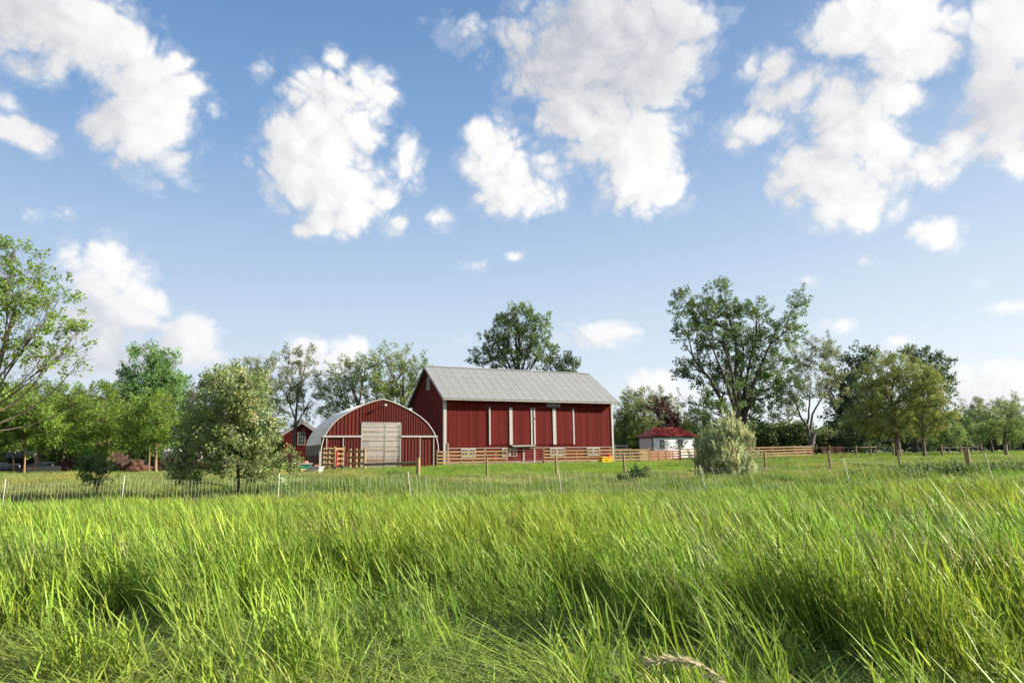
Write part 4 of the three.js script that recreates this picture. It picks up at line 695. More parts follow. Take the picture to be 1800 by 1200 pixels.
const TREES = [
  ['maple_tree', 'young maple with bare lower boughs reaching in at the left edge', 'maple_near', -20.1, -26.0, 0.17, [[0.24,9.41,0.91,1.26,0.8],[1.25,8.35,1.04,1.43,0.75],[2.42,7.31,0.95,1.26,0.7],[3.38,6.06,0.56,1.21,0.5],[1.63,6.31,1.62,1.3,0.55],[-1.01,8.15,1.84,2.17,0.7],[2.51,5.18,1.13,0.78,0.35],[-0.01,5.22,1.73,1.3,0.5],[-2.12,6.36,1.73,2.38,0.6]], { front: 1 }],
  ['broadleaf_tree', 'tallest tree of the left grove, pale green and pointed', 'aspen', -30.1, -57.0, 0.16, [[-0.91,9.14,1.43,1.43],[0.81,8.44,1.33,1.61],[-1.52,7.6,1.43,1.61],[-0.13,7.01,2.38,1.9],[1.7,6.03,1.24,2.09],[-0.85,5.12,2.47,2.09],[1.61,3.9,1.61,2.09],[0.02,2.99,2.94,1.61]]],
  ['broadleaf_tree', 'yellow-green tree with a thick sunlit trunk before the tallest grove tree', 'yellow', -24.3, -47.0, 0.12, [[-0.36,4.75,1.25,1.1],[-0.84,3.74,1.8,1.18],[0.52,3.34,1.33,1.25],[-0.21,2.65,2.27,0.86]]],
  ['broadleaf_tree', 'pointed yellow-green tree in the left grove beside the dark sapling', 'yellow', -29.3, -50.0, 0.07, [[-0.62,5.77,0.83,1.0],[-0.69,4.61,1.5,1.25],[0.06,3.61,1.5,1.17],[-0.5,2.38,2.0,1.08]]],
  ['broadleaf_tree', 'leafy grove tree above the brown dirt mound', 'yellow', -33.9, -52.0, 0.07, [[-0.06,5.74,1.47,1.21],[0.89,4.77,1.56,1.47],[-0.22,3.8,1.91,1.39],[0.75,2.63,1.91,0.95]]],
  ['broadleaf_tree', 'low spreading grove tree above the cut logs', 'yellow', -31.8, -45.0, 0.07, [[-0.36,4.58,1.57,1.35],[-1.21,3.4,1.72,1.12],[0.81,3.37,1.43,1.05],[-0.29,2.42,1.95,0.67]]],
  ['broadleaf_tree', 'grove tree at the left edge above the black wrapped bales', 'yellow', -33.2, -46.0, 0.07, [[-1.83,5.29,1.92,1.53],[-0.9,3.82,1.92,1.53],[-1.93,2.82,1.92,1.15]]],
  ['broadleaf_tree', 'thin-stemmed tree at the back of the left grove', 'grove', -40.5, -60.0, 0.12, [[-0.67,6.21,2.2,1.7],[-0.08,4.36,2.6,1.9],[-0.72,2.74,2.4,1.4]]],
  ['broadleaf_tree', 'thin tree between the two pointed grove trees', 'grove', -33.3, -60.0, 0.11, [[-0.67,6.1,1.3,1.8],[-0.52,4.26,2.0,1.8],[-0.79,2.64,2.1,1.5]]],
  ['broadleaf_tree', 'thin tree behind the dirt mound', 'grove', -37.4, -61.0, 0.11, [[-0.7,5.89,1.53,1.73],[-0.43,4.06,2.24,1.93],[-0.49,2.46,2.34,1.32]]],
  ['broadleaf_tree', 'leafy tree at the right end of the left grove beside the trailer', 'grove', -28.9, -60.0, 0.13, [[-0.09,5.68,1.3,2.2],[0.7,3.54,1.7,2.0],[-0.36,2.23,1.6,1.0]]],
  ['broadleaf_tree', 'low-crowned tree deep in the left grove behind the black bales', 'grove', -47.4, -66.0, 0.09, [[-1.01,5.96,2.75,2.2],[-0.2,3.5,2.86,1.98],[-1.12,1.89,2.42,1.21,0.8]]],
  ['broadleaf_tree', 'low-crowned tree deep in the left grove behind the big heap', 'grove', -43.3, -67.0, 0.09, [[-0.72,5.69,2.68,2.23],[-0.05,3.3,2.79,1.9],[-0.73,1.67,2.46,1.12,0.8]]],
  ['broadleaf_tree', 'low-crowned tree deep in the left grove behind the bark chips', 'grove', -37.8, -66.0, 0.09, [[-0.37,5.27,2.42,2.2],[-0.13,3.09,2.75,1.87],[-0.44,1.59,2.31,1.1,0.8]]],
  ['broadleaf_tree', 'low-crowned tree behind the sunlit yellow-green tree', 'grove', -35.8, -66.0, 0.09, [[-0.14,4.69,2.2,2.2],[0.28,2.79,2.53,1.76]]],
  ['thin_tree', 'slim sunlit stem with a small crown left of the thick sunlit trunk', 'yellow', -25.8, -49.0, 0.05, [[-0.28,3.97,1.06,0.98],[-0.37,3.12,1.14,0.73]]],
  ['thin_tree', 'slim stem with a small crown above the pink-ended log', 'yellow', -31.8, -46.0, 0.05, [[-0.09,3.87,1.0,0.92],[0.14,3.03,1.07,0.69]]],
  ['flowering_bush_tree', 'rounded bush tree in pale bloom behind the netting fence', 'bloom', -10.1, -25.5, 0.07, [[0.4,3.86,0.89,0.72],[-0.6,4.45,0.85,0.38,0.7],[0.26,4.44,0.55,0.34,0.8],[-0.87,3.66,0.85,0.77,0.9],[0.74,3.24,0.68,0.77],[0.13,2.87,1.32,0.94],[-1.16,2.47,0.94,0.89],[1.17,2.35,0.64,0.85],[0.23,1.7,1.49,0.64],[-1.77,4.12,0.34,0.17,0.6],[-1.25,4.74,0.38,0.19,0.5],[-1.59,1.51,0.6,0.55,0.9],[1.79,1.59,0.38,0.51,0.7],[-1.37,3.18,0.55,0.38,0.7],[-1.23,0.89,0.47,0.26,0.7],[1.06,1.07,1.06,0.38,0.8],[-1.94,2.83,0.34,0.3,0.5],[-0.36,4.88,0.47,0.17,0.5],[0.66,4.09,0.43,0.34,0.6]], { front: 1 }],
  ['open_crowned_tree', 'airy grey-green tree behind the bloom bush, left of the arched barn', 'airy', -36.1, -96.0, 0.30, [[-1.72,13.62,2.4,1.76,0.7],[0.97,13.01,2.56,2.24,0.7],[-0.91,10.22,3.52,2.88,0.8],[2.18,9.37,2.72,3.2,0.7],[-3.02,12.26,1.44,1.28,0.6]]],
  ['open_crowned_tree', 'thin airy tree with bare stems rising behind the small red house', 'airy', -29.9, -94.0, 0.30, [[-1.39,14.71,2.04,1.57,0.5],[1.38,14.51,2.04,2.04,0.5],[0.85,11.89,2.82,2.98,0.6],[-1.59,9.95,2.66,3.13,0.7],[2.22,8.72,2.04,3.13,0.4],[0.12,6.41,3.13,1.72,0.4]]],
  ['broadleaf_tree', 'full green tree behind the left slope of the arched barn', 'linden', -20.3, -94.0, 0.40, [[-2.44,12.04,2.51,2.19],[-0.1,12.96,2.66,2.35],[-3.31,9.22,2.66,2.82],[0.22,9.01,3.6,2.98],[-5.28,9.48,1.72,1.1,0.6],[-2.46,6.71,3.45,2.19]]],
  ['broadleaf_tree', 'light green tree between the arched barn and the barn gable', 'linden', -15.0, -92.0, 0.40, [[-2.26,14.07,1.99,1.84],[0.37,14.19,1.99,1.99],[2.17,12.21,1.84,2.15],[-0.51,10.93,3.37,2.76,0.8],[1.2,8.75,2.61,2.76,0.8],[-2.41,9.57,2.61,2.76,0.9],[3.47,13.36,1.07,0.92,0.5]]],
  ['maple_tree', 'large rounded maple behind the grey barn roof', 'green', 1.3, -106.0, 0.50, [[-0.19,22.33,3.0,2.3],[-2.38,20.53,2.65,2.47],[2.48,20.64,2.3,2.47],[0.01,18.22,3.89,2.65,0.8],[-3.83,18.55,1.94,2.12],[3.85,17.53,1.94,2.12,0.8],[-6.18,16.23,1.94,1.24],[-3.15,15.83,3.0,1.59],[1.3,15.04,3.0,1.59,0.7]]],
  ['conifer_bush_tree', 'small dark tree peeping over the barn roof near the lightning rod', 'dark', 7.2, -101.0, 0.25, [[0.2,14.99,1.68,1.35],[1.19,13.86,1.35,1.52],[-0.13,12.18,2.52,2.52]]],
  ['broadleaf_tree', 'leafy tree beside the right corner of the barn', 'grove', 15.7, -99.0, 0.30, [[0.74,6.86,1.65,2.48],[-0.17,4.67,1.98,2.64],[1.42,3.51,2.81,2.31]]],
  ['broadleaf_tree', 'pale feathery tree left of the purple tree', 'willowy', 19.8, -104.0, 0.30, [[-1.56,8.21,1.73,2.43],[0.55,8.79,1.91,2.25],[-0.26,6.22,3.12,2.77],[1.56,4.74,2.6,2.6]]],
  ['broadleaf_tree', 'pale round tree behind the purple tree', 'willowy', 24.0, -112.0, 0.30, [[0.07,9.28,1.87,1.68],[0.72,7.42,2.8,2.43],[1.91,5.27,2.43,2.05]]],
  ['purple_leaf_tree', 'dark purple-leaved tree behind the white shed', 'purple', 22.4, -99.0, 0.20, [[-1.27,7.75,1.16,1.16],[-0.35,6.43,1.49,1.49],[0.74,5.27,1.32,1.32],[0.01,3.98,1.82,1.16]]],
  ['broadleaf_tree', 'low tree between the shed roof and the great maple', 'grove', 26.2, -100.0, 0.25, [[-0.53,5.52,1.83,1.5,0.8],[1.35,5.17,2.33,2.0],[0.0,3.3,2.33,1.83]]],
  ['great_maple_tree', 'great maple with many rising limbs behind the pale willow bush', 'bigmaple', 29.7, -90.0, 0.85, [[-1.7,22.37,1.8,1.5],[-5.79,20.69,1.8,1.95],[-3.89,19.25,2.4,2.4,0.9],[-0.04,19.59,2.7,2.4,0.85],[3.71,19.54,2.25,1.95,0.85],[8.6,20.25,1.2,1.8,0.8],[-6.41,16.57,1.8,1.95,0.85],[-2.29,15.5,3.3,2.55,0.9],[2.28,15.59,3.3,2.7,0.95],[7.39,16.76,2.55,2.4,0.8],[-4.63,11.94,3.0,2.1,0.8],[0.48,11.48,3.9,2.55,0.85],[6.19,12.16,3.15,2.7,0.9],[-6.67,7.81,2.4,1.12,0.6],[-4.39,5.91,2.55,1.95,0.8],[4.17,8.41,3.0,2.7],[7.16,8.37,1.95,2.55,0.8],[-1.98,8.5,3.3,2.25,0.7],[2.64,5.07,2.7,1.95,0.9],[-3.76,4.05,2.7,1.2,0.8]], { limbs: 7 }],
  ['open_crowned_tree', 'slender fork-trunked tree right of the great maple', 'airy', 35.9, -84.0, 0.40, [[3.25,14.03,1.54,1.12],[2.77,11.89,2.24,1.82],[0.18,11.36,1.4,2.38,0.7],[-0.61,7.84,1.96,2.38,0.9],[2.78,8.85,1.68,2.52,0.7],[-2.2,5.42,1.68,1.68,0.9]], { limbs: 3 }],
  ['broadleaf_tree', 'dark blue-green tree behind the two pale maples', 'dark', 46.6, -92.0, 0.40, [[0.53,13.17,1.99,1.69],[2.43,12.83,1.53,1.53],[-0.47,10.85,2.45,2.15],[-2.08,8.4,2.15,2.45],[0.37,7.6,3.37,3.07],[-2.68,5.36,1.99,1.99],[1.06,3.04,3.83,2.15]]],
  ['maple_tree', 'pale maple with a stout trunk in the right pasture', 'olive', 38.9, -70.0, 0.32, [[0.59,9.6,1.98,1.4],[-0.99,7.97,2.22,1.63],[2.32,8.28,1.98,1.87],[-2.23,6.12,2.33,1.87],[0.56,6.08,2.68,2.22],[-3.02,4.1,2.22,1.4],[-0.41,3.49,2.68,1.4],[2.36,4.43,1.98,1.75]]],
  ['maple_tree', 'slim pale maple right of the stout trunk', 'olive', 40.3, -68.0, 0.19, [[0.64,8.48,1.47,1.36,0.8],[1.62,7.03,1.47,1.7,0.8],[0.21,5.64,1.93,1.93,0.8],[1.88,4.49,1.36,1.7,0.8],[0.38,3.22,2.15,1.13,0.8]]],
  ['broadleaf_tree', 'dark tree rising behind the slim pale maple', 'dark', 55.3, -95.0, 0.40, [[-0.21,13.73,1.9,1.27],[1.59,14.11,1.58,0.95],[3.2,12.08,2.06,2.06],[4.5,9.66,1.42,2.38],[3.08,7.7,2.38,2.38],[1.89,4.18,3.48,2.69]]],
  ['orchard_tree', 'round low orchard tree near the right edge', 'olivelow', 58.1, -84.0, 0.22, [[-0.64,4.05,1.82,1.26],[0.6,2.93,2.38,1.12],[-1.42,2.34,1.54,0.98]]],
  ['orchard_tree', 'round low orchard tree right of the first, beside the thick post', 'olivelow', 58.2, -82.0, 0.20, [[0.92,4.75,1.5,1.37],[0.43,3.14,2.05,1.5],[1.49,2.46,1.23,1.23]]],
  ['orchard_tree', 'small bright orchard tree left of the right gate posts', 'olivelow', 49.0, -78.0, 0.18, [[-0.15,3.16,1.69,1.3],[0.9,2.25,1.56,1.04],[-0.93,2.02,1.43,0.91]]],
  ['broadleaf_tree', 'distant grey-green tree above the orchard trees', 'willowy', 80.3, -120.0, 0.30, [[0.8,8.28,1.8,1.2],[1.96,7.27,2.2,1.6],[0.15,5.51,2.4,2.4]]],
  ['broadleaf_tree', 'distant pale tree at the right above the orchard', 'willowy', 84.5, -118.0, 0.30, [[0.13,7.79,1.57,1.57],[2.12,8.05,1.77,1.77],[0.78,5.34,2.75,2.36]]],
  ['broadleaf_tree', 'dark tree between pale maples and orchard', 'dark', 64.6, -100.0, 0.30, [[0.27,4.71,1.5,1.83],[0.71,2.9,2.17,2.17]]],
  ['broadleaf_tree', 'dark tree cut by the right edge', 'dark', 72.9, -98.0, 0.30, [[0.29,4.09,1.31,1.96],[0.33,2.08,2.12,1.96]]],
  ['pale_willow_bush', 'silvery windblown willow bush standing behind the wire fence', 'willow', 11.3, -36.0, 0.07, [[-0.3,3.21,0.24,0.42,0.7],[0.28,3.02,0.27,0.48,0.7],[-0.05,2.55,0.6,0.48,0.9],[-0.72,2.21,0.54,0.6,0.9],[0.65,2.31,0.48,0.66,0.9],[-1.36,1.57,0.39,0.72,0.8],[-0.25,1.27,1.2,1.02],[0.96,1.63,0.36,1.08,0.9],[0.35,0.56,0.96,0.48],[-1.12,0.64,0.72,0.42],[-1.79,1.17,0.24,0.48,0.6]], { front: 1, low: 1 }],
  ['leafy_sapling', 'dark leafy sapling growing behind the left netting', 'sap', -14.4, -24.0, 0.02, [[-0.06,1.58,0.4,0.24,1.2],[0.23,1.38,0.36,0.2,1.2],[-0.27,1.31,0.32,0.16,0.8],[0.06,1.07,0.48,0.16,0.8]], { front: 1, low: 1 }],
  ['leafy_sapling', 'small bushy sapling beside a leaning wire-fence post', 'sap', 6.7, -38.0, 0.01, [[-0.1,0.7,0.29,0.22,1.4],[0.14,0.45,0.29,0.25,1.4],[-0.67,0.4,0.19,0.16,1.4]], { front: 1, low: 1 }],
  ['leafy_sapling', 'thin upright pale sapling right of the bushy one', 'sapale', 7.4, -38.0, 0.01, [[-0.03,0.87,0.13,0.16,1.6],[-0.01,0.56,0.16,0.22,1.4],[-0.06,0.23,0.16,0.19,1.2]], { front: 1, low: 1 }],
];
for (const t of TREES) makeTree(...t);
{ // far wood along the skyline
  const r = rng(61), mats = [], cols = [], m4 = new THREE.Matrix4(), q = new THREE.Quaternion(), c = new THREE.Color();
  for (let k = 0; k < 17000; k++) {
    const a = -1.0 + 2.1 * r(), d = 128 + r() * 22, x = a * d, hgt = 4.6 + 2.2 * n2(x * 0.06, 3) + 1.4 * n2(x * 0.21, 8) + (a > 0.55 ? 0.6 : 0), y = H(x, -d) + hgt * Math.pow(r(), 0.8);
    q.setFromUnitVectors(V(0, 1, 0), V(r() - 0.5, 0.7, r() - 0.5).normalize()); const s = 1.3 + r() * 0.9; m4.compose(V(x, y, -d), q, V(s, s, s)); mats.push(m4.clone());
    const f = 0.6 + 0.5 * r() + 0.25 * n2(x * 0.08, 30); c.setRGB(0.095 * f, 0.14 * f, 0.035 * f); cols.push(c.clone());
  }
  const w = new THREE.InstancedMesh(SPRAY.broad[0], LEAF, mats.length); mats.forEach((m, k) => { w.setMatrixAt(k, m); w.setColorAt(k, cols[k]); }); w.name = 'far_wood'; w.userData.kind = 'stuff'; tag(w, 'far line of woodland behind the farm on the skyline', 'wood'); scene.add(w);
}
{ // thicket behind the left grove
  const r = rng(63), mats = [], cols = [], m4 = new THREE.Matrix4(), q = new THREE.Quaternion(), c = new THREE.Color();
  for (let k = 0; k < 9000; k++) {
    const d = 69 + r() * 6, a = -0.95 + r() * 0.47, x = a * d, hgt = 3.6 + 1.2 * n2(x * 0.15, 13) + 0.5 * n2(x * 0.6, 4), y = H(x, -d) + hgt * r();
    q.setFromUnitVectors(V(0, 1, 0), V(r() - 0.5, 0.7, r() - 0.5).normalize()); const s = 0.7 + r() * 0.6; m4.compose(V(x, y, -d), q, V(s, s, s)); mats.push(m4.clone());
    const f = 0.6 + 0.7 * r(); c.setRGB(0.1 * f, 0.155 * f, 0.03 * f); cols.push(c.clone());
  }
  const w = new THREE.InstancedMesh(SPRAY.broad[1], LEAF, mats.length); mats.forEach((m, k) => { w.setMatrixAt(k, m); w.setColorAt(k, cols[k]); }); w.name = 'thicket'; w.userData.kind = 'stuff'; tag(w, 'leafy thicket closing the back of the left grove', 'thicket'); scene.add(w);
}

// ---------------------------------------------------------------- grass
// one tuft: blades that rise from the ground and bend over; each blade has one colour
function tuft(seed, n, o) {
  const r = rng(seed), p = [], nr = [], col = [], idx = [], t = V(0, 0, 0), w = V(0, 0, 0), nn = V(0, 0, 0);
  for (let b = 0; b < n; b++) {
    const a = r() * 6.283, rad = o.spread * Math.sqrt(r()), L = lerp(o.len[0], o.len[1], r()), wd = lerp(o.wid[0], o.wid[1], r()), face = a + (r() - 0.5) * 2.2, th0 = o.tilt[0] + r() * (o.tilt[1] - o.tilt[0]), kap = lerp(o.bend[0], o.bend[1], r() * r()), seg = o.seg, tw = (r() - 0.5) * 1.6;
    let x = Math.cos(a) * rad, y = 0, z = Math.sin(a) * rad; const dx = Math.cos(face), dz = Math.sin(face), base = p.length / 3;
    const dry = r() < (o.dry ?? 0.04), k = 0.75 + r() * 0.5, hue = (r() - 0.5) * 0.3, cc = dry ? [1.55, 1.3, 2.0] : [k * (1 + hue), k, k * (1 - hue * 0.6)];
    for (let s = 0; s <= seg; s++) {
      const u = s / seg, th = th0 + kap * u * u; t.set(Math.sin(th) * dx, Math.cos(th), Math.sin(th) * dz);
      w.set(-dz, 0, dx).applyAxisAngle(t, tw * u); nn.crossVectors(w, t).normalize();
      const half = wd * 0.5 * (o.stem ? (u > 0.7 ? 1 + 3 * Math.sin((u - 0.7) / 0.3 * Math.PI) : 1) : (0.55 + 0.45 * Math.min(1, u * 3)) * (1 - Math.pow(u, 2.4)) + 0.0004);
      if (s === seg && !o.stem) { p.push(x, y, z); nr.push(nn.x, nn.y, nn.z); col.push(...cc); } else for (const e of [-1, 1]) { p.push(x + w.x * half * e, y + w.y * half * e, z + w.z * half * e); nr.push(nn.x - w.x * 0.25 * -e, nn.y - w.y * 0.25 * -e, nn.z - w.z * 0.25 * -e); col.push(...cc); }
      if (s) { const q = base + (s - 1) * 2; if (s === seg && !o.stem) idx.push(q, q + 1, q + 2); else idx.push(q, q + 1, q + 2, q + 1, q + 3, q + 2); }
      x += t.x * L / seg; y += t.y * L / seg; z += t.z * L / seg;
    }
  }
  const g = new THREE.BufferGeometry(); g.setAttribute('position', new THREE.Float32BufferAttribute(p, 3)); g.setAttribute('normal', new THREE.Float32BufferAttribute(nr, 3)); g.setAttribute('color', new THREE.Float32BufferAttribute(col, 3)); g.setIndex(idx); return g;
}
// a patch of leafy grass plants: thin stems, each with a few pointed blades that leave it at different heights
function plants(seed, n, o) {
  const r = rng(seed), p = [], nr = [], col = [], idx = [], t = V(0, 0, 0), w = V(0, 0, 0), nn = V(0, 0, 0);
  const ribbon = (x, y, z, az, L, wd, th0, kap, tw, seg, cc, stem) => {
    const dx = Math.cos(az), dz = Math.sin(az), base = p.length / 3, path = [];
    for (let s = 0; s <= seg; s++) {
      const u = s / seg, th = th0 + kap * u * u; t.set(Math.sin(th) * dx, Math.cos(th), Math.sin(th) * dz);
      w.set(-dz, 0, dx).applyAxisAngle(t, tw * u + tw * 0.3); nn.crossVectors(w, t).normalize();
      const half = wd * 0.5 * (stem ? 1 - 0.5 * u : (0.5 + 0.5 * Math.min(1, u * 3.2)) * (1 - Math.pow(u, 2.2)) + 0.0003);
      path.push([x, y, z]);
      for (const e of [-1, 1]) { p.push(x + w.x * half * e, y + w.y * half * e, z + w.z * half * e); nr.push(nn.x + w.x * 0.3 * e, nn.y + w.y * 0.3 * e, nn.z + w.z * 0.3 * e); col.push(...cc); }
      if (s) { const q = base + (s - 1) * 2; idx.push(q, q + 1, q + 2, q + 1, q + 3, q + 2); }
      x += t.x * L / seg; y += t.y * L / seg; z += t.z * L / seg;
    }
    return path;
  };
  for (let b = 0; b < n; b++) {
    const a = r() * 6.283, rad = o.spread * Math.sqrt(r()), az = r() * 6.283, hgt = lerp(o.hgt[0], o.hgt[1], r()), k0 = 0.8 + r() * 0.4, hue = (r() - 0.5) * 0.3;
    const tone = () => { const k = k0 * (0.75 + r() * 0.5); return r() < o.dry ? [1.55 * k, 1.3 * k, 2.2 * k] : [k * (1 + hue), k, k * (1 - hue * 0.6)]; };
    const path = ribbon(Math.cos(a) * rad, 0, Math.sin(a) * rad, az, hgt, 0.0045, r() * 0.12, 0.15 + r() * 0.5, 0.2, 4, tone(), true);
    for (let l = 0; l < o.leaves; l++) {
      const f = (l + 0.25 + r() * 0.6) / o.leaves * 4, i = Math.min(3, Math.floor(f)), q = f - i, A = path[i], B = path[i + 1];
      ribbon(lerp(A[0], B[0], q), lerp(A[1], B[1], q), lerp(A[2], B[2], q), az + l * 2.6 + (r() - 0.5) * 1.4, lerp(o.len[0], o.len[1], r()), lerp(o.wid[0], o.wid[1], r()), 0.1 + r() * 0.5, lerp(0.1, 1.7, r() * r()), (r() - 0.5) * 1.4, o.seg, tone());
    }
  }
  const g = new THREE.BufferGeometry(); g.setAttribute('position', new THREE.Float32BufferAttribute(p, 3)); g.setAttribute('normal', new THREE.Float32BufferAttribute(nr, 3)); g.setAttribute('color', new THREE.Float32BufferAttribute(col, 3)); g.setIndex(idx); return g;
}
const GRASS = phys(1, 1, 1, 0.95, { transmission: 0.5, vertexColors: true, specularIntensity: 0.5 }), GLOSSY = phys(1, 1, 1, 0.5, { vertexColors: true, specularIntensity: 0.5 });
function sow(name, label, geos, places, shiny = false) {     // places: [x, y, z, scale, height scale, lean x, lean z, turn, colour]
  const by = geos.map(() => []); places.forEach((q, k) => by[k % geos.length].push(q));
  const rot = new THREE.Matrix4(), m4 = new THREE.Matrix4(), c = new THREE.Color();
  geos.forEach((g, k) => {
    const im = new THREE.InstancedMesh(g, shiny && k % 3 === 2 ? GLOSSY : GRASS, by[k].length); im.name = numbered(name); im.userData.kind = 'stuff'; tag(im, label, 'grass');
    by[k].forEach(([x, y, z, s, h, lx, lz, turn, col], i) => {
      m4.set(s, lx * h, 0, x, 0, h, 0, y, 0, lz * h, s, z, 0, 0, 0, 1);        // leaning with the wind
      im.setMatrixAt(i, m4.multiply(rot.makeRotationY(turn))); im.setColorAt(i, c.setRGB(...col));
    });
    scene.add(im);
  });
}
{
  const r = rng(2024), tall = [], tufts = [], lodged = [], mid = [], lawn = [], far = [], seed = [];
  const hue = (x, z, base, v = 0.2) => { const f = 1 + v * n2(x * 0.35, z * 0.35) + (r() - 0.5) * 0.2, w = 0.16 * n2(x * 0.12 + 50, z * 0.12); return [Math.min(1, base[0] * f * (1 + w)), Math.min(1, base[1] * f), Math.min(1, base[2] * f * (1 - w))]; };
  const spot = (d0, d1, k) => { const d = Math.sqrt(d0 * d0 + r() * (d1 * d1 - d0 * d0)), a = (r() * 2 - 1) * (k ?? 0.86); return [a * d, -d]; };
  const grid = (step, d0, d1, k, fn) => { for (let z = -d0; z > -d1; z -= step) { const w = -z * k + step; for (let x = -w; x < w; x += step) fn(x + (r() - 0.5) * step * 0.8, z + (r() - 0.5) * step * 0.8); } };
  const edge = (x, d) => { const a = x / d; return 7.6 - 1.9 * ss(0.05, 0.35, a) - 0.5 * ss(-0.1, -0.5, a) + 0.9 * n2(x * 0.55, 4) + 0.45 * n2(x * 1.7, 9); };
  const hollow = (x, z) => n2(x * 0.32 + 31, z * 0.32) + 0.2 * n2(x * 1.1, z * 1.1);                      // where the wind has beaten the grass down
  const wind = (x, z, k) => { const a = Math.PI + 0.9 * n2(x * 0.22, z * 0.22 + 7) + 0.15 + (r() - 0.5) * 1.1, m = k * (1 + 0.5 * n2(x * 0.4 + 3, z * 0.4)); return [Math.cos(a) * m, -Math.sin(a) * m * 0.6]; };
  const G0 = [0.225, 0.325, 0.03], turn = () => r() * 6.283;
  grid(0.42, 2.2, 21.6, 0.86, (x, z) => {
    const d = -z, y = H(x, z) - 0.03, flat = d < edge(x, d) || (hollow(x, z) > 0.55 && d < 13);
    if (flat) { const [lx, lz] = wind(x, z, 0.25); lodged.push([x, y, z, 1, 0.5 + r() * 0.4, lx, lz, turn(), hue(x, z, [0.21, 0.29, 0.035])]); return; }
    const [lx, lz] = wind(x, z, 0.2 + r() * 0.24), s = (0.98 + 0.2 * n2(x * 0.5, z * 0.5) + (r() - 0.5) * 0.3) * lerp(1, 0.68, ss(8.5, 17, d));
    tall.push([x, y, z, 1, s, lx, lz, turn(), hue(x, z, G0)]);
  });
  for (let k = 0; k < 5200; k++) {      // single tufts: in the flattened part, and standing above the rest
    const [x, z] = spot(2.6, 20), d = -z, flat = d < edge(x, d) || hollow(x, z) > 0.55, y = H(x, z) - 0.02;
    if (flat && n2(x * 0.9 + 77, z * 0.9) < 0.38) continue;
    if (!flat && r() < 0.45) continue;
    const [lx, lz] = wind(x, z, 0.2 + r() * 0.4); tufts.push([x, y, z, 1, flat ? 0.6 + r() * 0.35 : (0.9 + r() * 0.35) * lerp(1, 0.68, ss(8.5, 17, d)), lx, lz, turn(), hue(x, z, [0.225, 0.32, 0.032])]);
  }
  for (let k = 0; k < 2600; k++) { const [x, z] = spot(6, 22); if (n2(x * 0.25 + 9, z * 0.25) + (x > 2 ? 0.35 : -0.25) < 0.15 || -z < edge(x, -z)) continue; const [lx, lz] = wind(x, z, 0.45); seed.push([x, H(x, z), z, 1, (0.9 + r() * 0.2) * lerp(1, 0.66, ss(8.5, 17, -z)), lx, lz, turn(), hue(x, z, [0.26, 0.24, 0.10])]); }
  grid(0.62, 21.4, 43.5, 0.86, (x, z) => {
    const d = -z, y = H(x, z) - 0.03, lush = Math.max(ss(0.25, 0.6, n2(x * 0.16 + 21, z * 0.3)) * ss(2, 8, x), Math.exp(-(((x + 5.2) / 2.6) ** 2) - (((d - 26.5) / 2.2) ** 2)) * 1.3) * ss(22, 24, d) * (1 - ss(33, 37, d));
    const pale = n2(x * 0.08 + 3, z * 0.14) + 0.5 * ss(31, 38, d) + 0.4 * ss(-5, -12, x), c = clamp(0.35 + pale * 0.6 - lush, 0, 1), [lx, lz] = wind(x, z, 0.35);
    mid.push([x, y, z, 1, (0.5 + 0.42 * lush + 0.15 * n2(x * 0.3, z * 0.3)) * (0.8 + r() * 0.35), lx, lz, turn(), hue(x, z, [lerp(0.135, 0.30, c), lerp(0.225, 0.335, c), lerp(0.024, 0.085, c)])]);
  });
  grid(0.95, 42, 76, 0.84, (x, z) => {
    const d = -z, lx = (x - AX) * 0.9003 - (z - AZ) * 0.4352, lz = (x - AX) * 0.4352 + (z - AZ) * 0.9003;
    if ((lx > -14 && lx < -2.6 && lz < 8.7 && lz > -10) || (lx > -0.7 && lx < 20.4 && lz < 0.8 && lz > -11)) return;      // not inside the barns
    if (d < 66 && x > 13 + 3 * n2(z * 0.1, 5)) { if (r() < 0.95) { const c = clamp(0.45 + 0.6 * n2(x * 0.13, z * 0.2), 0, 1); for (let j = 0; j < 2; j++) mid.push([x + r() * 0.6, H(x, z) - 0.03, z + r() * 0.6, 1.15, (0.34 + 0.16 * n2(x * 0.4, z * 0.5)) * (0.8 + r() * 0.4), -0.2, 0, turn(), hue(x, z, [lerp(0.16, 0.27, c), lerp(0.26, 0.33, c), lerp(0.022, 0.06, c)])]); } return; }
    lawn.push([x, H(x, z) - 0.02, z, 1, (0.75 + r() * 0.6) * lerp(1.6, 0.9, ss(43, 48, d)), -0.1, 0, turn(), hue(x, z, [0.19, 0.295, 0.028], 0.16)]);
  });
  grid(2.1, 75, 134, 0.92, (x, z) => { const lx = (x - AX) * 0.9003 - (z - AZ) * 0.4352, lz = (x - AX) * 0.4352 + (z - AZ) * 0.9003; if (lx > -14 && lx < 21 && lz > -12) return; far.push([x, H(x, z) - 0.03, z, 1, 0.8 + r() * 0.7, 0, 0, turn(), hue(x, z, [0.17, 0.25, 0.035], 0.18)]); });
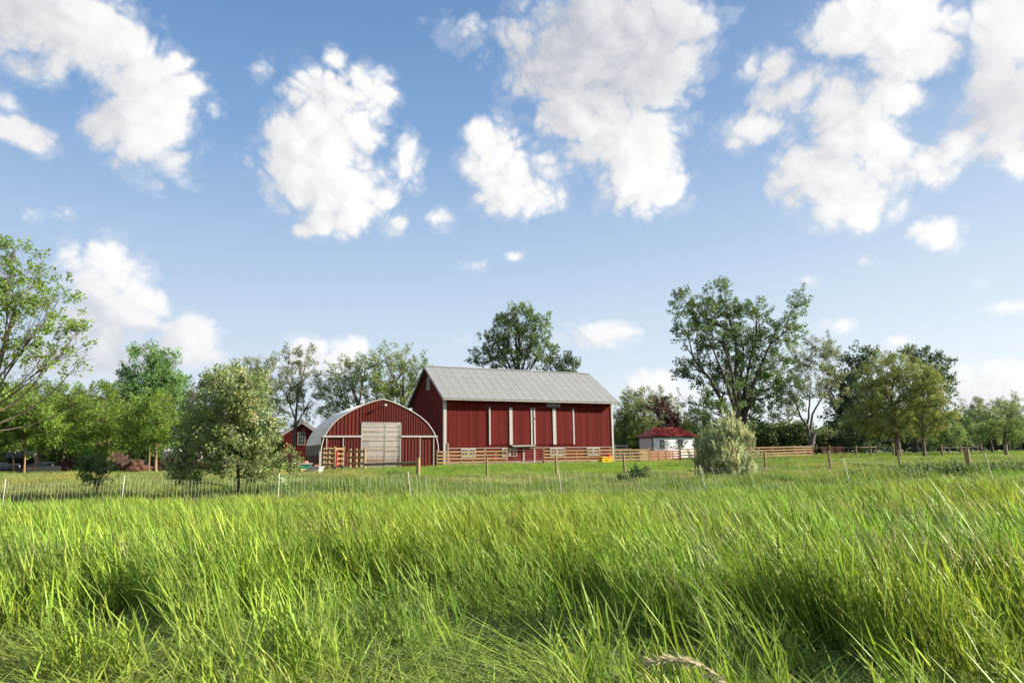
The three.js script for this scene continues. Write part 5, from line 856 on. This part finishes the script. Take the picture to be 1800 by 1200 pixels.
  { // dark broad-leaved weeds in the dip behind the netting
    const mats = [], cols = [], m4 = new THREE.Matrix4(), q = new THREE.Quaternion(), c = new THREE.Color();
    for (let k = 0; k < 9000; k++) {
      const x = 16 + r() * 18, d = 29 + r() * 9, m = n2(x * 0.22 + 3, d * 0.35) + 0.5 * Math.exp(-(((x - 23.5) / 2.4) ** 2) - (((d - 34) / 2.5) ** 2)) - 0.35; if (m < 0 || r() > m * 3.5) continue;
      const s = 0.3 + r() * 0.3; q.setFromUnitVectors(V(0, 1, 0), V(r() - 0.7, 0.9, r() - 0.5).normalize()); m4.compose(V(x, H(x, -d) + r() * 0.6 * Math.min(1, m * 2.5), -d), q, V(s, s, s)); mats.push(m4.clone()); const f = 0.7 + r() * 0.6; c.setRGB(0.1 * f, 0.165 * f, 0.025 * f); cols.push(c.clone());
    }
    const w = new THREE.InstancedMesh(SPRAY.near[0], LEAF, mats.length); mats.forEach((m, k) => { w.setMatrixAt(k, m); w.setColorAt(k, cols[k]); }); w.name = 'leafy_weeds'; w.userData.kind = 'stuff'; tag(w, 'broad leafy weeds in the dip behind the right-hand netting', 'weeds'); scene.add(w);
  }
  const tallG = [1, 2, 3, 4, 5, 6].map((s) => plants(s, 68, { spread: 0.36, hgt: [0.42, 0.74], leaves: 5, len: [0.16, 0.36], wid: [0.008, 0.017], seg: 5, dry: 0.055 }));
  const lodgedG = [11, 12, 13, 14].map((s) => tuft(s, 170, { spread: 0.4, len: [0.35, 0.9], wid: [0.008, 0.017], tilt: [0.95, 1.5], bend: [0.05, 0.5], seg: 5, dry: 0.07 }));
  const tuftG = [15, 16, 17].map((s) => plants(s, 6, { spread: 0.1, hgt: [0.4, 0.8], leaves: 5, len: [0.22, 0.46], wid: [0.009, 0.02], seg: 7, dry: 0.04 }));
  const seedG = [21, 22].map((s) => tuft(s, 5, { spread: 0.12, len: [0.8, 1.0], wid: [0.003, 0.0045], tilt: [0.02, 0.15], bend: [0.2, 0.8], seg: 8, dry: 0, stem: true }));
  const midG = [31, 32, 33, 34].map((s) => plants(s, 85, { spread: 0.52, hgt: [0.35, 0.75], leaves: 4, len: [0.2, 0.42], wid: [0.012, 0.024], seg: 3, dry: 0.05 }));
  const lawnG = [41, 42, 43].map((s) => tuft(s, 420, { spread: 0.85, len: [0.1, 0.3], wid: [0.014, 0.028], tilt: [0.05, 0.6], bend: [0.1, 1.0], seg: 2, dry: 0.03 }));
  const farG = [51, 52].map((s) => tuft(s, 600, { spread: 1.8, len: [0.12, 0.36], wid: [0.035, 0.06], tilt: [0.05, 0.6], bend: [0.1, 0.8], seg: 2, dry: 0.03 }));
  { // one bleached seed plume hanging into view by the camera
    const t = new Tri(), pts = []; for (let k = 0; k <= 14; k++) { const u = k / 14; pts.push(V(0.92 - 0.42 * u * u - 0.06 * u, 1.0 * Math.sin(Math.min(1, u * 1.02) * 1.7), -2.42 + 0.04 * u)); }
    t.tube(pts, pts.map((_, k) => 0.0022 * (1.2 - k / 14)), 5);
    for (let k = 0; k < 170; k++) { const u = 0.66 + 0.34 * r(), f = u * 14, i = Math.min(13, Math.floor(f)), p = pts[i].clone().lerp(pts[i + 1], f - i), d = V(-0.012 - r() * 0.03, (r() - 0.45) * 0.045, (r() - 0.5) * 0.05); t.tube([p, p.clone().addScaledVector(d, 0.6), p.clone().add(d)], [0.0007, 0.0015, 0.0004], 4); }
    const m = part('seed_plume', t.geo(), std(0.42, 0.36, 0.23, 0.9), scene); m.position.y = H(0.6, -2.4); tag(m, 'bleached tan grass plume drooping at the bottom edge', 'grass plume');
  }
  sow('tall_grass', 'tall wind-bent green meadow grass in the foreground', tallG, tall, true);
  sow('flattened_grass', 'grass beaten flat in the near foreground', lodgedG, lodged, true);
  sow('grass_tuft', 'loose tufts of longer grass in the foreground', tuftG, tufts, true);
  sow('seeding_grass', 'thin seed-headed stalks above the meadow grass', seedG, seed);
  sow('rough_grass', 'rough pale grass between the netting and the wooden posts', midG, mid);
  sow('yard_grass', 'short bright grass before the barns', lawnG, lawn);
  sow('far_pasture_grass', 'mown grass of the far pasture', farG, far);
}
scene.traverse((o) => { if (o.isMesh) { o.castShadow = true; o.receiveShadow = true; } });
renderer.render(scene, camera);
